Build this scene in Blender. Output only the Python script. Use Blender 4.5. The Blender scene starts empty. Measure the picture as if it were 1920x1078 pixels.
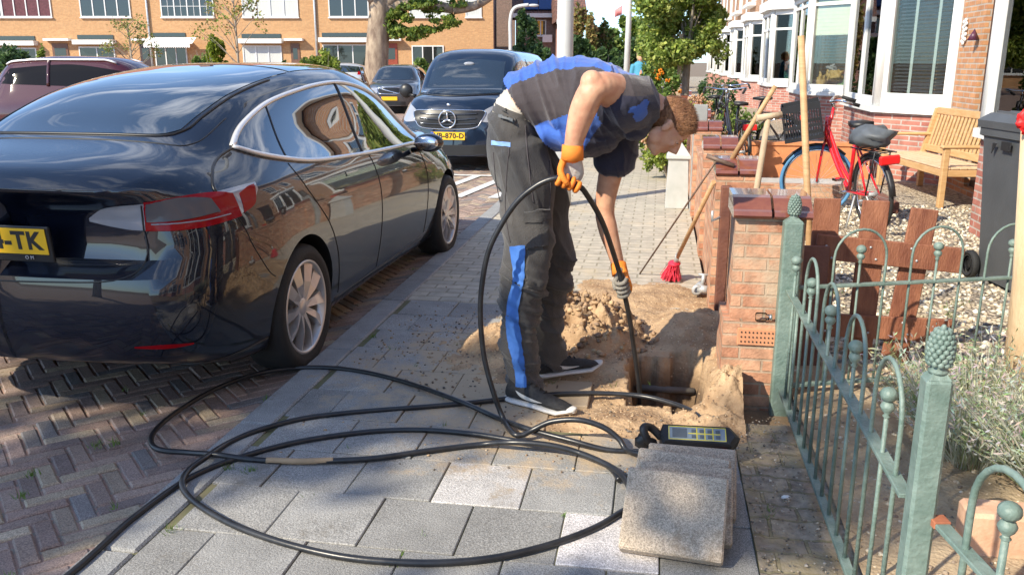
import bpy, bmesh, math, random
import numpy as np
from mathutils import Vector, Matrix, noise
from mathutils.bvhtree import BVHTree
R_=math.radians
sc=bpy.context.scene; col=sc.collection
# ---------------------------------------------------------------- camera
F_PX=1620.; CX,CY=960.,539.; HZ=115.; VX=1240.; EYE=1.5
TH=math.atan((CY-HZ)/F_PX); PSI=math.atan((VX-CX)*math.cos(TH)/F_PX)
cd=bpy.data.cameras.new('camera'); cam=bpy.data.objects.new('camera',cd); col.objects.link(cam)
cam.location=(0,0,EYE); cam.rotation_euler=(math.pi/2-TH,0,PSI)
cd.sensor_width=36; cd.lens=36*F_PX/1920; cd.clip_end=2000; cd.clip_start=.05
sc.camera=cam
# ---------------------------------------------------------------- sky, sun
SUN_AZ=R_(221); SUN_EL=R_(37)
sd=Vector((math.sin(SUN_AZ)*math.cos(SUN_EL),math.cos(SUN_AZ)*math.cos(SUN_EL),math.sin(SUN_EL)))
w=bpy.data.worlds.new("World"); sc.world=w; w.use_nodes=True
nt=w.node_tree; N=nt.nodes; L=nt.links; bg=N['Background']
sky=N.new('ShaderNodeTexSky'); sky.sky_type='NISHITA'; sky.sun_disc=False
sky.sun_elevation=SUN_EL; sky.sun_rotation=SUN_AZ; sky.dust_density=.1; sky.air_density=.8; sky.ozone_density=2.
tc=N.new('ShaderNodeTexCoord'); mp=N.new('ShaderNodeMapping'); mp.inputs['Scale'].default_value=(1.1,1.1,4.5)
nz=N.new('ShaderNodeTexNoise'); nz.inputs['Scale'].default_value=1.7; nz.inputs['Detail'].default_value=8; nz.inputs['Roughness'].default_value=.62
cr=N.new('ShaderNodeValToRGB'); cr.color_ramp.elements[0].position=.52; cr.color_ramp.elements[1].position=.72
mx=N.new('ShaderNodeMixRGB'); mx.inputs[2].default_value=(7.5,7.7,8.1,1)
ml=N.new('ShaderNodeMath'); ml.operation='MULTIPLY'; ml.inputs[1].default_value=.8
L.new(tc.outputs['Generated'],mp.inputs[0]); L.new(mp.outputs[0],nz.inputs[0]); L.new(nz.outputs[0],cr.inputs[0]); L.new(cr.outputs[0],ml.inputs[0])
sxy=N.new('ShaderNodeSeparateXYZ'); L.new(tc.outputs['Generated'],sxy.inputs[0])
lo=N.new('ShaderNodeMapRange'); lo.inputs['From Min'].default_value=.10; lo.inputs['From Max'].default_value=.28; L.new(sxy.outputs[2],lo.inputs[0])   # clouds stay clear of the horizon
m2=N.new('ShaderNodeMath'); m2.operation='MULTIPLY'; L.new(ml.outputs[0],m2.inputs[0]); L.new(lo.outputs[0],m2.inputs[1]); L.new(m2.outputs[0],mx.inputs[0]); hzr=N.new('ShaderNodeMapRange'); hzr.inputs['From Min'].default_value=0; hzr.inputs['From Max'].default_value=.16; hzr.inputs['To Min'].default_value=1; hzr.inputs['To Max'].default_value=0; L.new(sxy.outputs[2],hzr.inputs[0]); hmx=N.new('ShaderNodeMixRGB'); hmx.blend_type='MULTIPLY'; hmx.inputs[2].default_value=(.46,.62,.82,1); L.new(hzr.outputs[0],hmx.inputs[0]); L.new(sky.outputs[0],hmx.inputs[1]); L.new(hmx.outputs[0],mx.inputs[1]); L.new(mx.outputs[0],bg.inputs[0]); bg.inputs[1].default_value=.14
sl=bpy.data.lights.new('sun','SUN'); sl.energy=3.3; sl.angle=R_(.6); sl.color=(1,.9,.72)
so=bpy.data.objects.new('sun',sl); col.objects.link(so); so.rotation_euler=sd.to_track_quat('Z','Y').to_euler(); so.location=(-8,-8,12)
sc.view_settings.view_transform='Standard'; sc.view_settings.look='None'; sc.view_settings.exposure=1.12; sc.view_settings.gamma=1
sc.render.engine='CYCLES'
try:
    sc.cycles.max_bounces=8; sc.cycles.transparent_max_bounces=12; sc.cycles.caustics_reflective=False; sc.cycles.caustics_refractive=False
except Exception: pass
# ---------------------------------------------------------------- measuring helpers (survey of the place from its photograph)
_F=np.array([-math.sin(PSI)*math.cos(TH),math.cos(PSI)*math.cos(TH),-math.sin(TH)]); _R=np.array([math.cos(PSI),math.sin(PSI),0.]); _U=np.cross(_R,_F)
_FH=np.array([-math.sin(PSI),math.cos(PSI),0.])
def ray(x,y): return _F+_R*((x-CX)/F_PX)-_U*((y-CY)/F_PX)
def G(x,y,z=0.):
    d=ray(x,y); t=(z-EYE)/d[2]; return Vector((d[0]*t,d[1]*t,z))
def PY(x,y,Y):
    d=ray(x,y); t=Y/d[1]; return Vector((d[0]*t,Y,EYE+d[2]*t))
def PX(x,y,X):
    d=ray(x,y); t=X/d[0]; return Vector((X,d[1]*t,EYE+d[2]*t))
def PD(x,y,D):
    d=ray(x,y); t=D/float(d@_FH); return Vector((d[0]*t,d[1]*t,EYE+d[2]*t))
def FL(x,y,D):      # facade frame: distance along the facade, height
    d=ray(x,y); t=D/float(d@_FH); return float(d@_R)*t, EYE+d[2]*t
# ---------------------------------------------------------------- mesh builder
def rnd(a,b): return random.uniform(a,b)
random.seed(7)
class MB:
    def __init__(s): s.v=[]; s.f=[]; s.m=[]; s.s=[]
    def add(s,vs,fs,mi=0,sm=False,X=None):
        o=len(s.v)
        if X is not None: vs=[X@Vector(q) for q in vs]
        s.v+= [tuple(q) for q in vs]
        for f in fs: s.f.append([i+o for i in f]); s.m.append(mi); s.s.append(sm)
        return s
    def box(s,x0,x1,y0,y1,z0,z1,mi=0,X=None):
        vs=[(x0,y0,z0),(x1,y0,z0),(x1,y1,z0),(x0,y1,z0),(x0,y0,z1),(x1,y0,z1),(x1,y1,z1),(x0,y1,z1)]
        return s.add(vs,[(3,2,1,0),(4,5,6,7),(0,1,5,4),(1,2,6,5),(2,3,7,6),(3,0,4,7)],mi,False,X)
    def cbox(s,x0,x1,y0,y1,z0,z1,c=.005,mi=0,X=None):   # chamfered box
        if x1-x0<2.2*c or y1-y0<2.2*c or z1-z0<2.2*c: c=min(x1-x0,y1-y0,z1-z0)*.3
        P={} ; vs=[]
        xs=(x0,x1);ys=(y0,y1);zs=(z0,z1)
        for i in (0,1):
            for j in (0,1):
                for k in (0,1):
                    si,sj,sk=(1-2*i)*c,(1-2*j)*c,(1-2*k)*c
                    for a in range(3):
                        q=[xs[i]+si,ys[j]+sj,zs[k]+sk]; q[a]=(xs[i],ys[j],zs[k])[a]
                        P[i,j,k,a]=len(vs); vs.append(q)
        F=[]
        for i in (0,1):
            F.append([P[i,0,0,0],P[i,1,0,0],P[i,1,1,0],P[i,0,1,0]][::(1 if i else -1)])
            F.append([P[0,i,0,1],P[0,i,1,1],P[1,i,1,1],P[1,i,0,1]][::(1 if i else -1)])
            F.append([P[0,0,i,2],P[1,0,i,2],P[1,1,i,2],P[0,1,i,2]][::(1 if i else -1)])
        for i in (0,1):
            for j in (0,1):
                e=(i+j)%2
                F.append([P[0,i,j,1],P[0,i,j,2],P[1,i,j,2],P[1,i,j,1]][::(1 if e else -1)])
                F.append([P[i,0,j,0],P[i,0,j,2],P[i,1,j,2],P[i,1,j,0]][::(-1 if e else 1)])
                F.append([P[i,j,0,0],P[i,j,0,1],P[i,j,1,1],P[i,j,1,0]][::(1 if e else -1)])
                for k in (0,1):
                    F.append([P[i,j,k,0],P[i,j,k,1],P[i,j,k,2]][::(1 if (i+j+k)%2 else -1)])
        return s.add(vs,F,mi,False,X)
    def tube(s,pts,r,n=8,mi=0,sm=True,cap=True,X=None,flat=1.):
        pts=[Vector(p) for p in pts]; K=len(pts)
        rr=r if isinstance(r,(list,tuple)) else [r]*K
        vs=[];nrm=None
        for i,p in enumerate(pts):
            t=(pts[min(i+1,K-1)]-pts[max(i-1,0)]).normalized()
            if nrm is None: nrm=(Vector((0,0,1)) if abs(t.z)<.9 else Vector((1,0,0)))
            nrm=(nrm-t*nrm.dot(t)).normalized(); b=t.cross(nrm)
            for k in range(n):
                a=2*math.pi*k/n; vs.append(p+nrm*(math.cos(a)*rr[i]*flat)+b*(math.sin(a)*rr[i]))
        fs=[(i*n+k,i*n+(k+1)%n,(i+1)*n+(k+1)%n,(i+1)*n+k) for i in range(K-1) for k in range(n)]
        s.add(vs,fs,mi,sm,X)
        if cap:
            o=len(s.v)-K*n
            s.f+=[[o+k for k in range(n)][::-1],[o+(K-1)*n+k for k in range(n)]]; s.m+=[mi,mi]; s.s+=[False,False]
        return s
    def lathe(s,prof,n=24,mi=0,sm=True,X=None,cap=False):  # profile (r,z)
        vs=[(r*math.cos(2*math.pi*k/n),r*math.sin(2*math.pi*k/n),z) for r,z in prof for k in range(n)]
        fs=[(i*n+k,i*n+(k+1)%n,(i+1)*n+(k+1)%n,(i+1)*n+k) for i in range(len(prof)-1) for k in range(n)]
        if cap: fs+=[list(range(n))[::-1],[(len(prof)-1)*n+k for k in range(n)]]
        return s.add(vs,fs,mi,sm,X)
    def prism(s,poly,h0,h1,mi=0,X=None,sm=False):   # polygon in xy, extruded in z
        n=len(poly); vs=[(x,y,h0) for x,y in poly]+[(x,y,h1) for x,y in poly]
        fs=[list(range(n))[::-1],list(range(n,2*n))]
        s.add(vs,fs,mi,False,X)
        o=len(s.v)-2*n
        for i in range(n):
            s.f.append([o+i,o+(i+1)%n,o+n+(i+1)%n,o+n+i]); s.m.append(mi); s.s.append(sm)
        return s
    def ell(s,c,r,mi=0,n=12,m=8,X=None,bump=0,seed=0):
        vs=[];fs=[]
        for i in range(m+1):
            th=math.pi*i/m
            for k in range(n):
                a=2*math.pi*k/n; q=Vector((math.sin(th)*math.cos(a),math.sin(th)*math.sin(a),math.cos(th)))
                g=1+(bump*noise.noise(q*2+Vector((seed,seed*.7,0))) if bump else 0)
                vs.append((c[0]+q.x*r[0]*g,c[1]+q.y*r[1]*g,c[2]+q.z*r[2]*g))
        for i in range(m):
            for k in range(n): fs.append((i*n+k,(i+1)*n+k,(i+1)*n+(k+1)%n,i*n+(k+1)%n))
        return s.add(vs,fs,mi,True,X)
    def rings(s,R,mi=0,sm=True,cap=True,X=None):  # list of rings of equal length
        n=len(R[0]); vs=[q for r in R for q in r]
        fs=[(i*n+k,i*n+(k+1)%n,(i+1)*n+(k+1)%n,(i+1)*n+k) for i in range(len(R)-1) for k in range(n)]
        if cap: fs+=[list(range(n))[::-1],[(len(R)-1)*n+k for k in range(n)]]
        return s.add(vs,fs,mi,sm,X)
    def grid(s,P,mi=0,sm=True,X=None):   # P[i][j]
        n=len(P[0]); return s.add([q for r in P for q in r],[(i*n+j,i*n+j+1,(i+1)*n+j+1,(i+1)*n+j) for i in range(len(P)-1) for j in range(n-1)],mi,sm,X)
    def build(s,name,mats,parent=None,loc=None,cols=None):
        me=bpy.data.meshes.new(name); me.from_pydata(s.v,[],s.f)
        if not isinstance(mats,(list,tuple)): mats=[mats]
        for m in mats: me.materials.append(m)
        me.polygons.foreach_set('material_index',s.m); me.polygons.foreach_set('use_smooth',s.s)
        if cols is not None:
            at=me.color_attributes.new('tone','FLOAT_COLOR','CORNER')
            i=0; buf=[]
            for p,c in zip(s.f,cols): buf+= list(c)*len(p)
            at.data.foreach_set('color',buf)
        me.update(); o=bpy.data.objects.new(name,me); col.objects.link(o)
        if parent is not None: o.parent=parent
        if loc is not None: o.location=loc
        return o
def tag(o,label=None,cat=None,group=None,kind=None):
    if label: o['label']=label
    if cat: o['category']=cat
    if group: o['group']=group
    if kind: o['kind']=kind
    return o
def empty(name,loc=(0,0,0),rz=0,label=None,cat=None,group=None,scale=1):
    o=bpy.data.objects.new(name,None); col.objects.link(o); o.location=loc; o.rotation_euler=(0,0,rz); o.scale=(scale,)*3; o.empty_display_size=.1
    return tag(o,label,cat,group)
def copy_tree(o,parent=None):
    c=o.copy(); col.objects.link(c); c.parent=parent
    for ch in list(o.children): copy_tree(ch,c)
    return c
def TR(loc=(0,0,0),rx=0,ry=0,rz=0,s=1): return Matrix.Translation(loc)@Matrix.Rotation(rz,4,'Z')@Matrix.Rotation(ry,4,'Y')@Matrix.Rotation(rx,4,'X')@Matrix.Scale(s,4)
def frame(a,b,up=(0,0,1)):   # matrix with z axis a->b at a
    a=Vector(a);z=(Vector(b)-a).normalized();u=Vector(up)
    if abs(z.dot(u))>.98:u=Vector((1,0,0))
    x=u.cross(z).normalized();y=z.cross(x)
    m=Matrix((x,y,z)).transposed().to_4x4(); m.translation=a; return m
def crv(pts,n=8,closed=False):   # catmull-rom
    P=[Vector(p) for p in pts];K=len(P);out=[]
    rg=range(K) if closed else range(K-1)
    for i in rg:
        if closed: a,b,c,d=P[(i-1)%K],P[i],P[(i+1)%K],P[(i+2)%K]
        else: a,b,c,d=P[max(i-1,0)],P[i],P[i+1],P[min(i+2,K-1)]
        for k in range(n):
            t=k/n; out.append(.5*((2*b)+(c-a)*t+(2*a-5*b+4*c-d)*t*t+(3*b-a-3*c+d)*t**3))
    if not closed: out.append(P[-1])
    return out
def text(body,size,mat,parent,X,name='lettering',depth=.002,bold=0,align='CENTER',spacing=1.):
    cu=bpy.data.curves.new(name,'FONT'); cu.body=body; cu.size=size; cu.extrude=depth; cu.offset=bold; cu.align_x=align; cu.align_y='CENTER'; cu.space_character=spacing; cu.resolution_u=2
    o=bpy.data.objects.new('tmp',cu); col.objects.link(o)
    dg=bpy.context.evaluated_depsgraph_get(); me=bpy.data.meshes.new_from_object(o.evaluated_get(dg)); bpy.data.objects.remove(o)
    me.transform(X); me.materials.clear(); me.materials.append(mat); me.name=name
    o=bpy.data.objects.new(name,me); col.objects.link(o); o.parent=parent; return o
def evalmesh(o):
    dg=bpy.context.evaluated_depsgraph_get(); return bpy.data.meshes.new_from_object(o.evaluated_get(dg))
# ---------------------------------------------------------------- materials
MT={}
class NT:
    def __init__(s,name):
        s.mat=bpy.data.materials.new(name); s.mat.use_nodes=True; s.t=s.mat.node_tree; s.b=s.t.nodes['Principled BSDF']
    def n(s,ty,**k):
        nd=s.t.nodes.new(ty)
        for a,b in k.items():
            if a.startswith('i_'):
                key=a[2:]; key=int(key) if key.isdigit() else key.replace('_',' ')
                nd.inputs[key].default_value=b
            else: setattr(nd,a,b)
        return nd
    def l(s,a,b): s.t.links.new(a,b)
def C4(c): return (c[0],c[1],c[2],1)
def mat(name,c,rough=.6,metal=0,var=.15,scale=8,bump=0,bscale=60,coat=0,spec=.5,c2=None,detail=5,sheen=0,stretch=None):
    k=NT(name); b=k.b
    b.inputs['Roughness'].default_value=rough; b.inputs['Metallic'].default_value=metal
    b.inputs['Specular IOR Level'].default_value=spec
    if coat: b.inputs['Coat Weight'].default_value=coat; b.inputs['Coat Roughness'].default_value=.02
    if sheen: b.inputs['Sheen Weight'].default_value=sheen
    tc=k.n('ShaderNodeTexCoord'); src=tc.outputs['Object']
    if stretch:
        mp=k.n('ShaderNodeMapping'); mp.inputs['Scale'].default_value=stretch; k.l(src,mp.inputs[0]); src=mp.outputs[0]
    if var or c2:
        nz=k.n('ShaderNodeTexNoise',i_Scale=scale,i_Detail=detail,i_Roughness=.6); k.l(src,nz.inputs[0])
        if c2 is None: lo=[max(0,x*(1-var)) for x in c]; hi=[min(1,x*(1+var)) for x in c]
        else: lo,hi=c,c2
        cr=k.n('ShaderNodeValToRGB'); cr.color_ramp.elements[0].position=.32; cr.color_ramp.elements[1].position=.68
        cr.color_ramp.elements[0].color=C4(lo); cr.color_ramp.elements[1].color=C4(hi)
        k.l(nz.outputs[0],cr.inputs[0]); k.l(cr.outputs[0],b.inputs['Base Color'])
    else: b.inputs['Base Color'].default_value=C4(c)
    if bump:
        n2=k.n('ShaderNodeTexNoise',i_Scale=bscale,i_Detail=4); k.l(src,n2.inputs[0])
        bp=k.n('ShaderNodeBump',i_Strength=bump,i_Distance=.01); k.l(n2.outputs[0],bp.inputs['Height']); k.l(bp.outputs[0],b.inputs['Normal'])
    MT[name]=k.mat; return k.mat
def brickmat(name,c1,c2,mortar,bw=.21,bh=.065,ms=.008,offs=.5,bump=.5,var=.5,rough=.85,vary=.35,nscale=1.2,flat=False,dirt=None):
    k=NT(name); b=k.b; b.inputs['Roughness'].default_value=rough
    tc=k.n('ShaderNodeTexCoord')
    sp=k.n('ShaderNodeSeparateXYZ'); k.l(tc.outputs['Object'],sp.inputs[0])
    if flat: vec=tc.outputs['Object']
    else:
        sn=k.n('ShaderNodeSeparateXYZ'); k.l(tc.outputs['Normal'],sn.inputs[0])
        ab=k.n('ShaderNodeMath',operation='ABSOLUTE'); k.l(sn.outputs[0],ab.inputs[0])
        gt=k.n('ShaderNodeMath',operation='GREATER_THAN'); gt.inputs[1].default_value=.6; k.l(ab.outputs[0],gt.inputs[0])
        az=k.n('ShaderNodeMath',operation='ABSOLUTE'); k.l(sn.outputs[2],az.inputs[0])
        gz=k.n('ShaderNodeMath',operation='GREATER_THAN'); gz.inputs[1].default_value=.7; k.l(az.outputs[0],gz.inputs[0])
        m1=k.n('ShaderNodeMix',data_type='FLOAT'); k.l(gt.outputs[0],m1.inputs[0]); k.l(sp.outputs[0],m1.inputs[2]); k.l(sp.outputs[1],m1.inputs[3])
        m2=k.n('ShaderNodeMix',data_type='FLOAT'); k.l(gz.outputs[0],m2.inputs[0]); k.l(sp.outputs[2],m2.inputs[2]); k.l(sp.outputs[1],m2.inputs[3])
        cb=k.n('ShaderNodeCombineXYZ'); k.l(m1.outputs[0],cb.inputs[0]); k.l(m2.outputs[0],cb.inputs[1]); vec=cb.outputs[0]
    br=k.n('ShaderNodeTexBrick',i_Scale=1.,i_Mortar_Size=ms,i_Mortar_Smooth=.3,i_Bias=0.,i_Brick_Width=bw,i_Row_Height=bh); br.offset=offs
    br.inputs['Color1'].default_value=C4(c1); br.inputs['Color2'].default_value=C4(c2); br.inputs['Mortar'].default_value=C4(mortar)
    k.l(vec,br.inputs[0])
    nz=k.n('ShaderNodeTexNoise',i_Scale=nscale*6,i_Detail=6,i_Roughness=.65); k.l(tc.outputs['Object'],nz.inputs[0])
    mr=k.n('ShaderNodeMapRange'); mr.inputs['From Min'].default_value=.3; mr.inputs['From Max'].default_value=.7; mr.inputs['To Min'].default_value=1-vary; mr.inputs['To Max'].default_value=1+vary
    k.l(nz.outputs[0],mr.inputs[0])
    vm=k.n('ShaderNodeVectorMath',operation='SCALE'); k.l(br.outputs['Color'],vm.inputs[0]); k.l(mr.outputs[0],vm.inputs['Scale'])
    out=vm.outputs[0]
    if dirt:
        n3=k.n('ShaderNodeTexNoise',i_Scale=nscale,i_Detail=7,i_Roughness=.7); k.l(tc.outputs['Object'],n3.inputs[0])
        c3=k.n('ShaderNodeValToRGB'); c3.color_ramp.elements[0].position=dirt[1]; c3.color_ramp.elements[1].position=dirt[1]+.18; k.l(n3.outputs[0],c3.inputs[0])
        mm=k.n('ShaderNodeMixRGB'); mm.inputs[2].default_value=C4(dirt[0]); k.l(c3.outputs[0],mm.inputs[0]); k.l(out,mm.inputs[1]); out=mm.outputs[0]
    k.l(out,b.inputs['Base Color'])
    n2=k.n('ShaderNodeTexNoise',i_Scale=90.,i_Detail=3); k.l(tc.outputs['Object'],n2.inputs[0])
    ad=k.n('ShaderNodeMath',operation='MULTIPLY_ADD'); ad.inputs[1].default_value=-1.; k.l(br.outputs['Fac'],ad.inputs[0]); 
    sc_=k.n('ShaderNodeMath',operation='MULTIPLY'); sc_.inputs[1].default_value=.5; k.l(n2.outputs[0],sc_.inputs[0]); k.l(sc_.outputs[0],ad.inputs[2])
    bp=k.n('ShaderNodeBump',i_Strength=bump,i_Distance=.008); k.l(ad.outputs[0],bp.inputs['Height']); k.l(bp.outputs[0],b.inputs['Normal'])
    MT[name]=k.mat; return k.mat
def tonemat(name,rough=.85,sp=350,spv=.5,bump=.4,stain=None,bs=120,dust=None):   # colour from the per-stone tone, plus aggregate speckle
    k=NT(name); b=k.b; b.inputs['Roughness'].default_value=rough
    at=k.n('ShaderNodeAttribute',attribute_name='tone'); tc=k.n('ShaderNodeTexCoord')
    nz=k.n('ShaderNodeTexNoise',i_Scale=sp,i_Detail=2,i_Roughness=.6); k.l(tc.outputs['Object'],nz.inputs[0])
    n1=k.n('ShaderNodeTexNoise',i_Scale=5.,i_Detail=6,i_Roughness=.7); k.l(tc.outputs['Object'],n1.inputs[0])
    mr=k.n('ShaderNodeMapRange'); mr.inputs['From Min'].default_value=.35; mr.inputs['From Max'].default_value=.65; mr.inputs['To Min'].default_value=1-spv; mr.inputs['To Max'].default_value=1+spv; k.l(nz.outputs[0],mr.inputs[0])
    m2=k.n('ShaderNodeMapRange'); m2.inputs['From Min'].default_value=.3; m2.inputs['From Max'].default_value=.7; m2.inputs['To Min'].default_value=.8; m2.inputs['To Max'].default_value=1.18; k.l(n1.outputs[0],m2.inputs[0])
    mu=k.n('ShaderNodeMath',operation='MULTIPLY'); k.l(mr.outputs[0],mu.inputs[0]); k.l(m2.outputs[0],mu.inputs[1])
    vm=k.n('ShaderNodeVectorMath',operation='SCALE'); k.l(at.outputs['Color'],vm.inputs[0]); k.l(mu.outputs[0],vm.inputs['Scale']); out=vm.outputs[0]
    if stain:
        n3=k.n('ShaderNodeTexNoise',i_Scale=stain[1],i_Detail=8,i_Roughness=.75); k.l(tc.outputs['Object'],n3.inputs[0])
        c3=k.n('ShaderNodeValToRGB'); c3.color_ramp.elements[0].position=stain[2]; c3.color_ramp.elements[1].position=stain[2]+.15; k.l(n3.outputs[0],c3.inputs[0])
        mm=k.n('ShaderNodeMixRGB'); mm.inputs[2].default_value=C4(stain[0]); k.l(c3.outputs[0],mm.inputs[0]); k.l(out,mm.inputs[1]); out=mm.outputs[0]
    if dust:   # sand trodden around the dig: colour, centre, radius
        vd=k.n('ShaderNodeVectorMath',operation='DISTANCE'); k.l(tc.outputs['Object'],vd.inputs[0]); vd.inputs[1].default_value=dust[1]
        n4=k.n('ShaderNodeTexNoise',i_Scale=6.,i_Detail=9,i_Roughness=.75); k.l(tc.outputs['Object'],n4.inputs[0])
        m4=k.n('ShaderNodeMapRange'); m4.inputs['From Min'].default_value=.2; m4.inputs['From Max'].default_value=dust[2]; m4.inputs['To Min'].default_value=.38; m4.inputs['To Max'].default_value=-.22; k.l(vd.outputs['Value'],m4.inputs[0])
        a4=k.n('ShaderNodeMath',operation='ADD'); k.l(m4.outputs[0],a4.inputs[0]); k.l(n4.outputs[0],a4.inputs[1])
        c4=k.n('ShaderNodeValToRGB'); c4.color_ramp.elements[0].position=.47; c4.color_ramp.elements[1].position=.66; k.l(a4.outputs[0],c4.inputs[0])
        q4=k.n('ShaderNodeMixRGB'); q4.inputs[2].default_value=C4(dust[0]); k.l(c4.outputs[0],q4.inputs[0]); k.l(out,q4.inputs[1]); out=q4.outputs[0]
    k.l(out,b.inputs['Base Color'])
    n2=k.n('ShaderNodeTexNoise',i_Scale=float(bs),i_Detail=4); k.l(tc.outputs['Object'],n2.inputs[0])
    bp=k.n('ShaderNodeBump',i_Strength=bump,i_Distance=.006); k.l(n2.outputs[0],bp.inputs['Height']); k.l(bp.outputs[0],b.inputs['Normal'])
    MT[name]=k.mat; return k.mat
def glassmat(name,tint=(.9,.95,.93),refl=1.0):
    k=NT(name); t=k.t; t.nodes.remove(k.b)
    out=t.nodes['Material Output']; tr=k.n('ShaderNodeBsdfTransparent',i_Color=C4(tint)); gl=k.n('ShaderNodeBsdfGlossy',i_Roughness=.0)
    fr=k.n('ShaderNodeFresnel',i_IOR=1.45); mx=k.n('ShaderNodeMixShader'); mu=k.n('ShaderNodeMath',operation='MULTIPLY_ADD',use_clamp=True); mu.inputs[1].default_value=1.1*refl; mu.inputs[2].default_value=.0
    k.l(fr.outputs[0],mu.inputs[0]); k.l(mu.outputs[0],mx.inputs[0]); k.l(tr.outputs[0],mx.inputs[1]); k.l(gl.outputs[0],mx.inputs[2]); k.l(mx.outputs[0],out.inputs[0])
    MT[name]=k.mat; return k.mat
def leafmat(name,a,b_,rough=.55,hue=.0):
    k=NT(name); b=k.b; b.inputs['Roughness'].default_value=rough
    at=k.n('ShaderNodeAttribute',attribute_name='tone')
    k.l(at.outputs['Color'],b.inputs['Base Color'])
    tl=k.n('ShaderNodeBsdfTranslucent'); k.l(at.outputs['Color'],tl.inputs[0]); mx=k.n('ShaderNodeMixShader'); mx.inputs[0].default_value=.45
    k.l(b.outputs[0],mx.inputs[1]); k.l(tl.outputs[0],mx.inputs[2]); k.l(mx.outputs[0],k.t.nodes['Material Output'].inputs[0])
    MT[name]=k.mat; return k.mat
leafm=leafmat('leaf',0,0)
white=mat('white paint',(.72,.72,.7),.45,var=.06,scale=3)
cream=mat('cream paint',(.66,.62,.5),.5,var=.08)
glass=glassmat('window glass')
darkglass=mat('dark glazing',(.02,.025,.025),.03,var=0,spec=.9)
house_tan=brickmat('sandy orange brick',(.52,.25,.10),(.62,.33,.14),(.44,.31,.18),.22,.066,.012,vary=.15)
house_red=brickmat('red brown brick',(.42,.19,.09),(.52,.26,.12),(.42,.36,.3),.21,.064,.01,vary=.2)
plinth_red=brickmat('dark red brick',(.34,.12,.09),(.46,.2,.15),(.42,.37,.33),.21,.064,.009,vary=.25)
garden_brick=brickmat('garden brick',(.42,.19,.11),(.56,.32,.2),(.42,.30,.21),.205,.058,.006,vary=.4,dirt=((.5,.38,.27),.56),nscale=2.2,bump=.8)
dark_brick=brickmat('brown brick',(.2,.12,.09),(.26,.15,.11),(.25,.22,.2),vary=.25)
roof_tile=brickmat('roof tiles',(.16,.08,.06),(.22,.1,.07),(.05,.04,.04),.25,.3,.02)
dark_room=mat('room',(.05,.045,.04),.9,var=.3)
black_pl=mat('black plastic',(.018,.018,.02),.45,var=.1)
chrome=mat('chrome',(.75,.75,.77),.12,metal=1,var=0)
galv=mat('galvanised steel',(.5,.52,.53),.45,metal=.4,var=.15)
rubber=mat('rubber',(.018,.018,.018),.75,var=.2,bump=.2,bscale=80)
plate_y=mat('plate yellow',(.85,.5,.02),.35,var=.03)
ink=mat('black ink',(.015,.015,.015),.5,var=0)
euro_blue=mat('blue band',(.02,.08,.45),.4,var=0)
wood_pale=mat('pale wood',(.42,.25,.12),.6,c2=(.58,.37,.19),scale=6,stretch=(1,1,8),bump=.15)
wood_gray=mat('weathered wood',(.4,.3,.2),.75,c2=(.55,.42,.28),scale=7,bump=.2)
wood_red=mat('red stained wood',(.17,.055,.03),.65,c2=(.34,.14,.075),scale=7,bump=.5,bscale=60,detail=12,stretch=(3,3,.7))
wood_dark=mat('dark stained wood',(.13,.05,.035),.55,c2=(.2,.08,.05),scale=9,bump=.3)
# ---------------------------------------------------------------- ground
soil=mat('soil',(.16,.11,.07),.95,c2=(.26,.19,.12),scale=6,bump=.8,bscale=40)
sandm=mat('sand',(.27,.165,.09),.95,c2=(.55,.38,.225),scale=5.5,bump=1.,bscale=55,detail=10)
_t=sandm.node_tree; _b=_t.nodes['Principled BSDF']; _src=_b.inputs['Base Color'].links[0].from_socket   # the sand colour darkens with depth below the paving
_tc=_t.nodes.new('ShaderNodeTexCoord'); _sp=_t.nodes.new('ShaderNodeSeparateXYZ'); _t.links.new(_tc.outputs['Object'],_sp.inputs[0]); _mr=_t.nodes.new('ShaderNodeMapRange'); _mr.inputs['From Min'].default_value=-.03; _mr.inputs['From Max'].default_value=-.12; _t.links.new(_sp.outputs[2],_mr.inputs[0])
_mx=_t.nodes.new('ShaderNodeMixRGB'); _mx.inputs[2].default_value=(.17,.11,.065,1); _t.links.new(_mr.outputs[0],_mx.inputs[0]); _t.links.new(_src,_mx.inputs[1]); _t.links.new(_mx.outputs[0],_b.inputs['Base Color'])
tile=tonemat('pavement tile',.85,260,.45,.6,stain=((.17,.15,.12),3.,.57),dust=((.44,.34,.23),(-.35,4.0,0),1.6))
paver=tonemat('road brick',.8,200,.35,.6,stain=((.2,.2,.1),7,.64),bs=60)
cobble=brickmat('footway pavers',(.42,.38,.31),(.5,.45,.36),(.3,.27,.2),.21,.105,.008,vary=.2,flat=True,dirt=((.55,.45,.3),.55),nscale=1.5)
strip=brickmat('edge pavers',(.25,.21,.17),(.30,.26,.2),(.2,.18,.11),.21,.105,.007,vary=.5,flat=True,dirt=((.4,.32,.18),.46),nscale=3.5,bump=1.)
roadfar=brickmat('road pavers',(.3,.2,.16),(.38,.25,.2),(.25,.22,.18),.2,.1,.008,vary=.25,flat=True)
asph=mat('asphalt',(.1,.1,.11),.9,var=.2,scale=30)
PIT=(-.12,.36,3.56,4.35)      # excavated hole: x0,x1,y0,y1
SX0,SX1,SY0,SY1=-1.0,.36,3.3,6.4
def sheet_with_hole(x0,x1,y0,y1,h,z):
    m=MB(); a,b,c,d=h
    for (p,q,r,s) in ((x0,x1,y0,c),(x0,x1,d,y1),(x0,a,c,d),(b,x1,c,d)): m.add([(p,r,z),(q,r,z),(q,s,z),(p,s,z)],[(0,1,2,3)])
    return m
HOLE=(-.5,.40,3.35,5.1)
tag(sheet_with_hole(-600,600,-200,900,HOLE,-.075).build('ground',soil),kind='structure')
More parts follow.
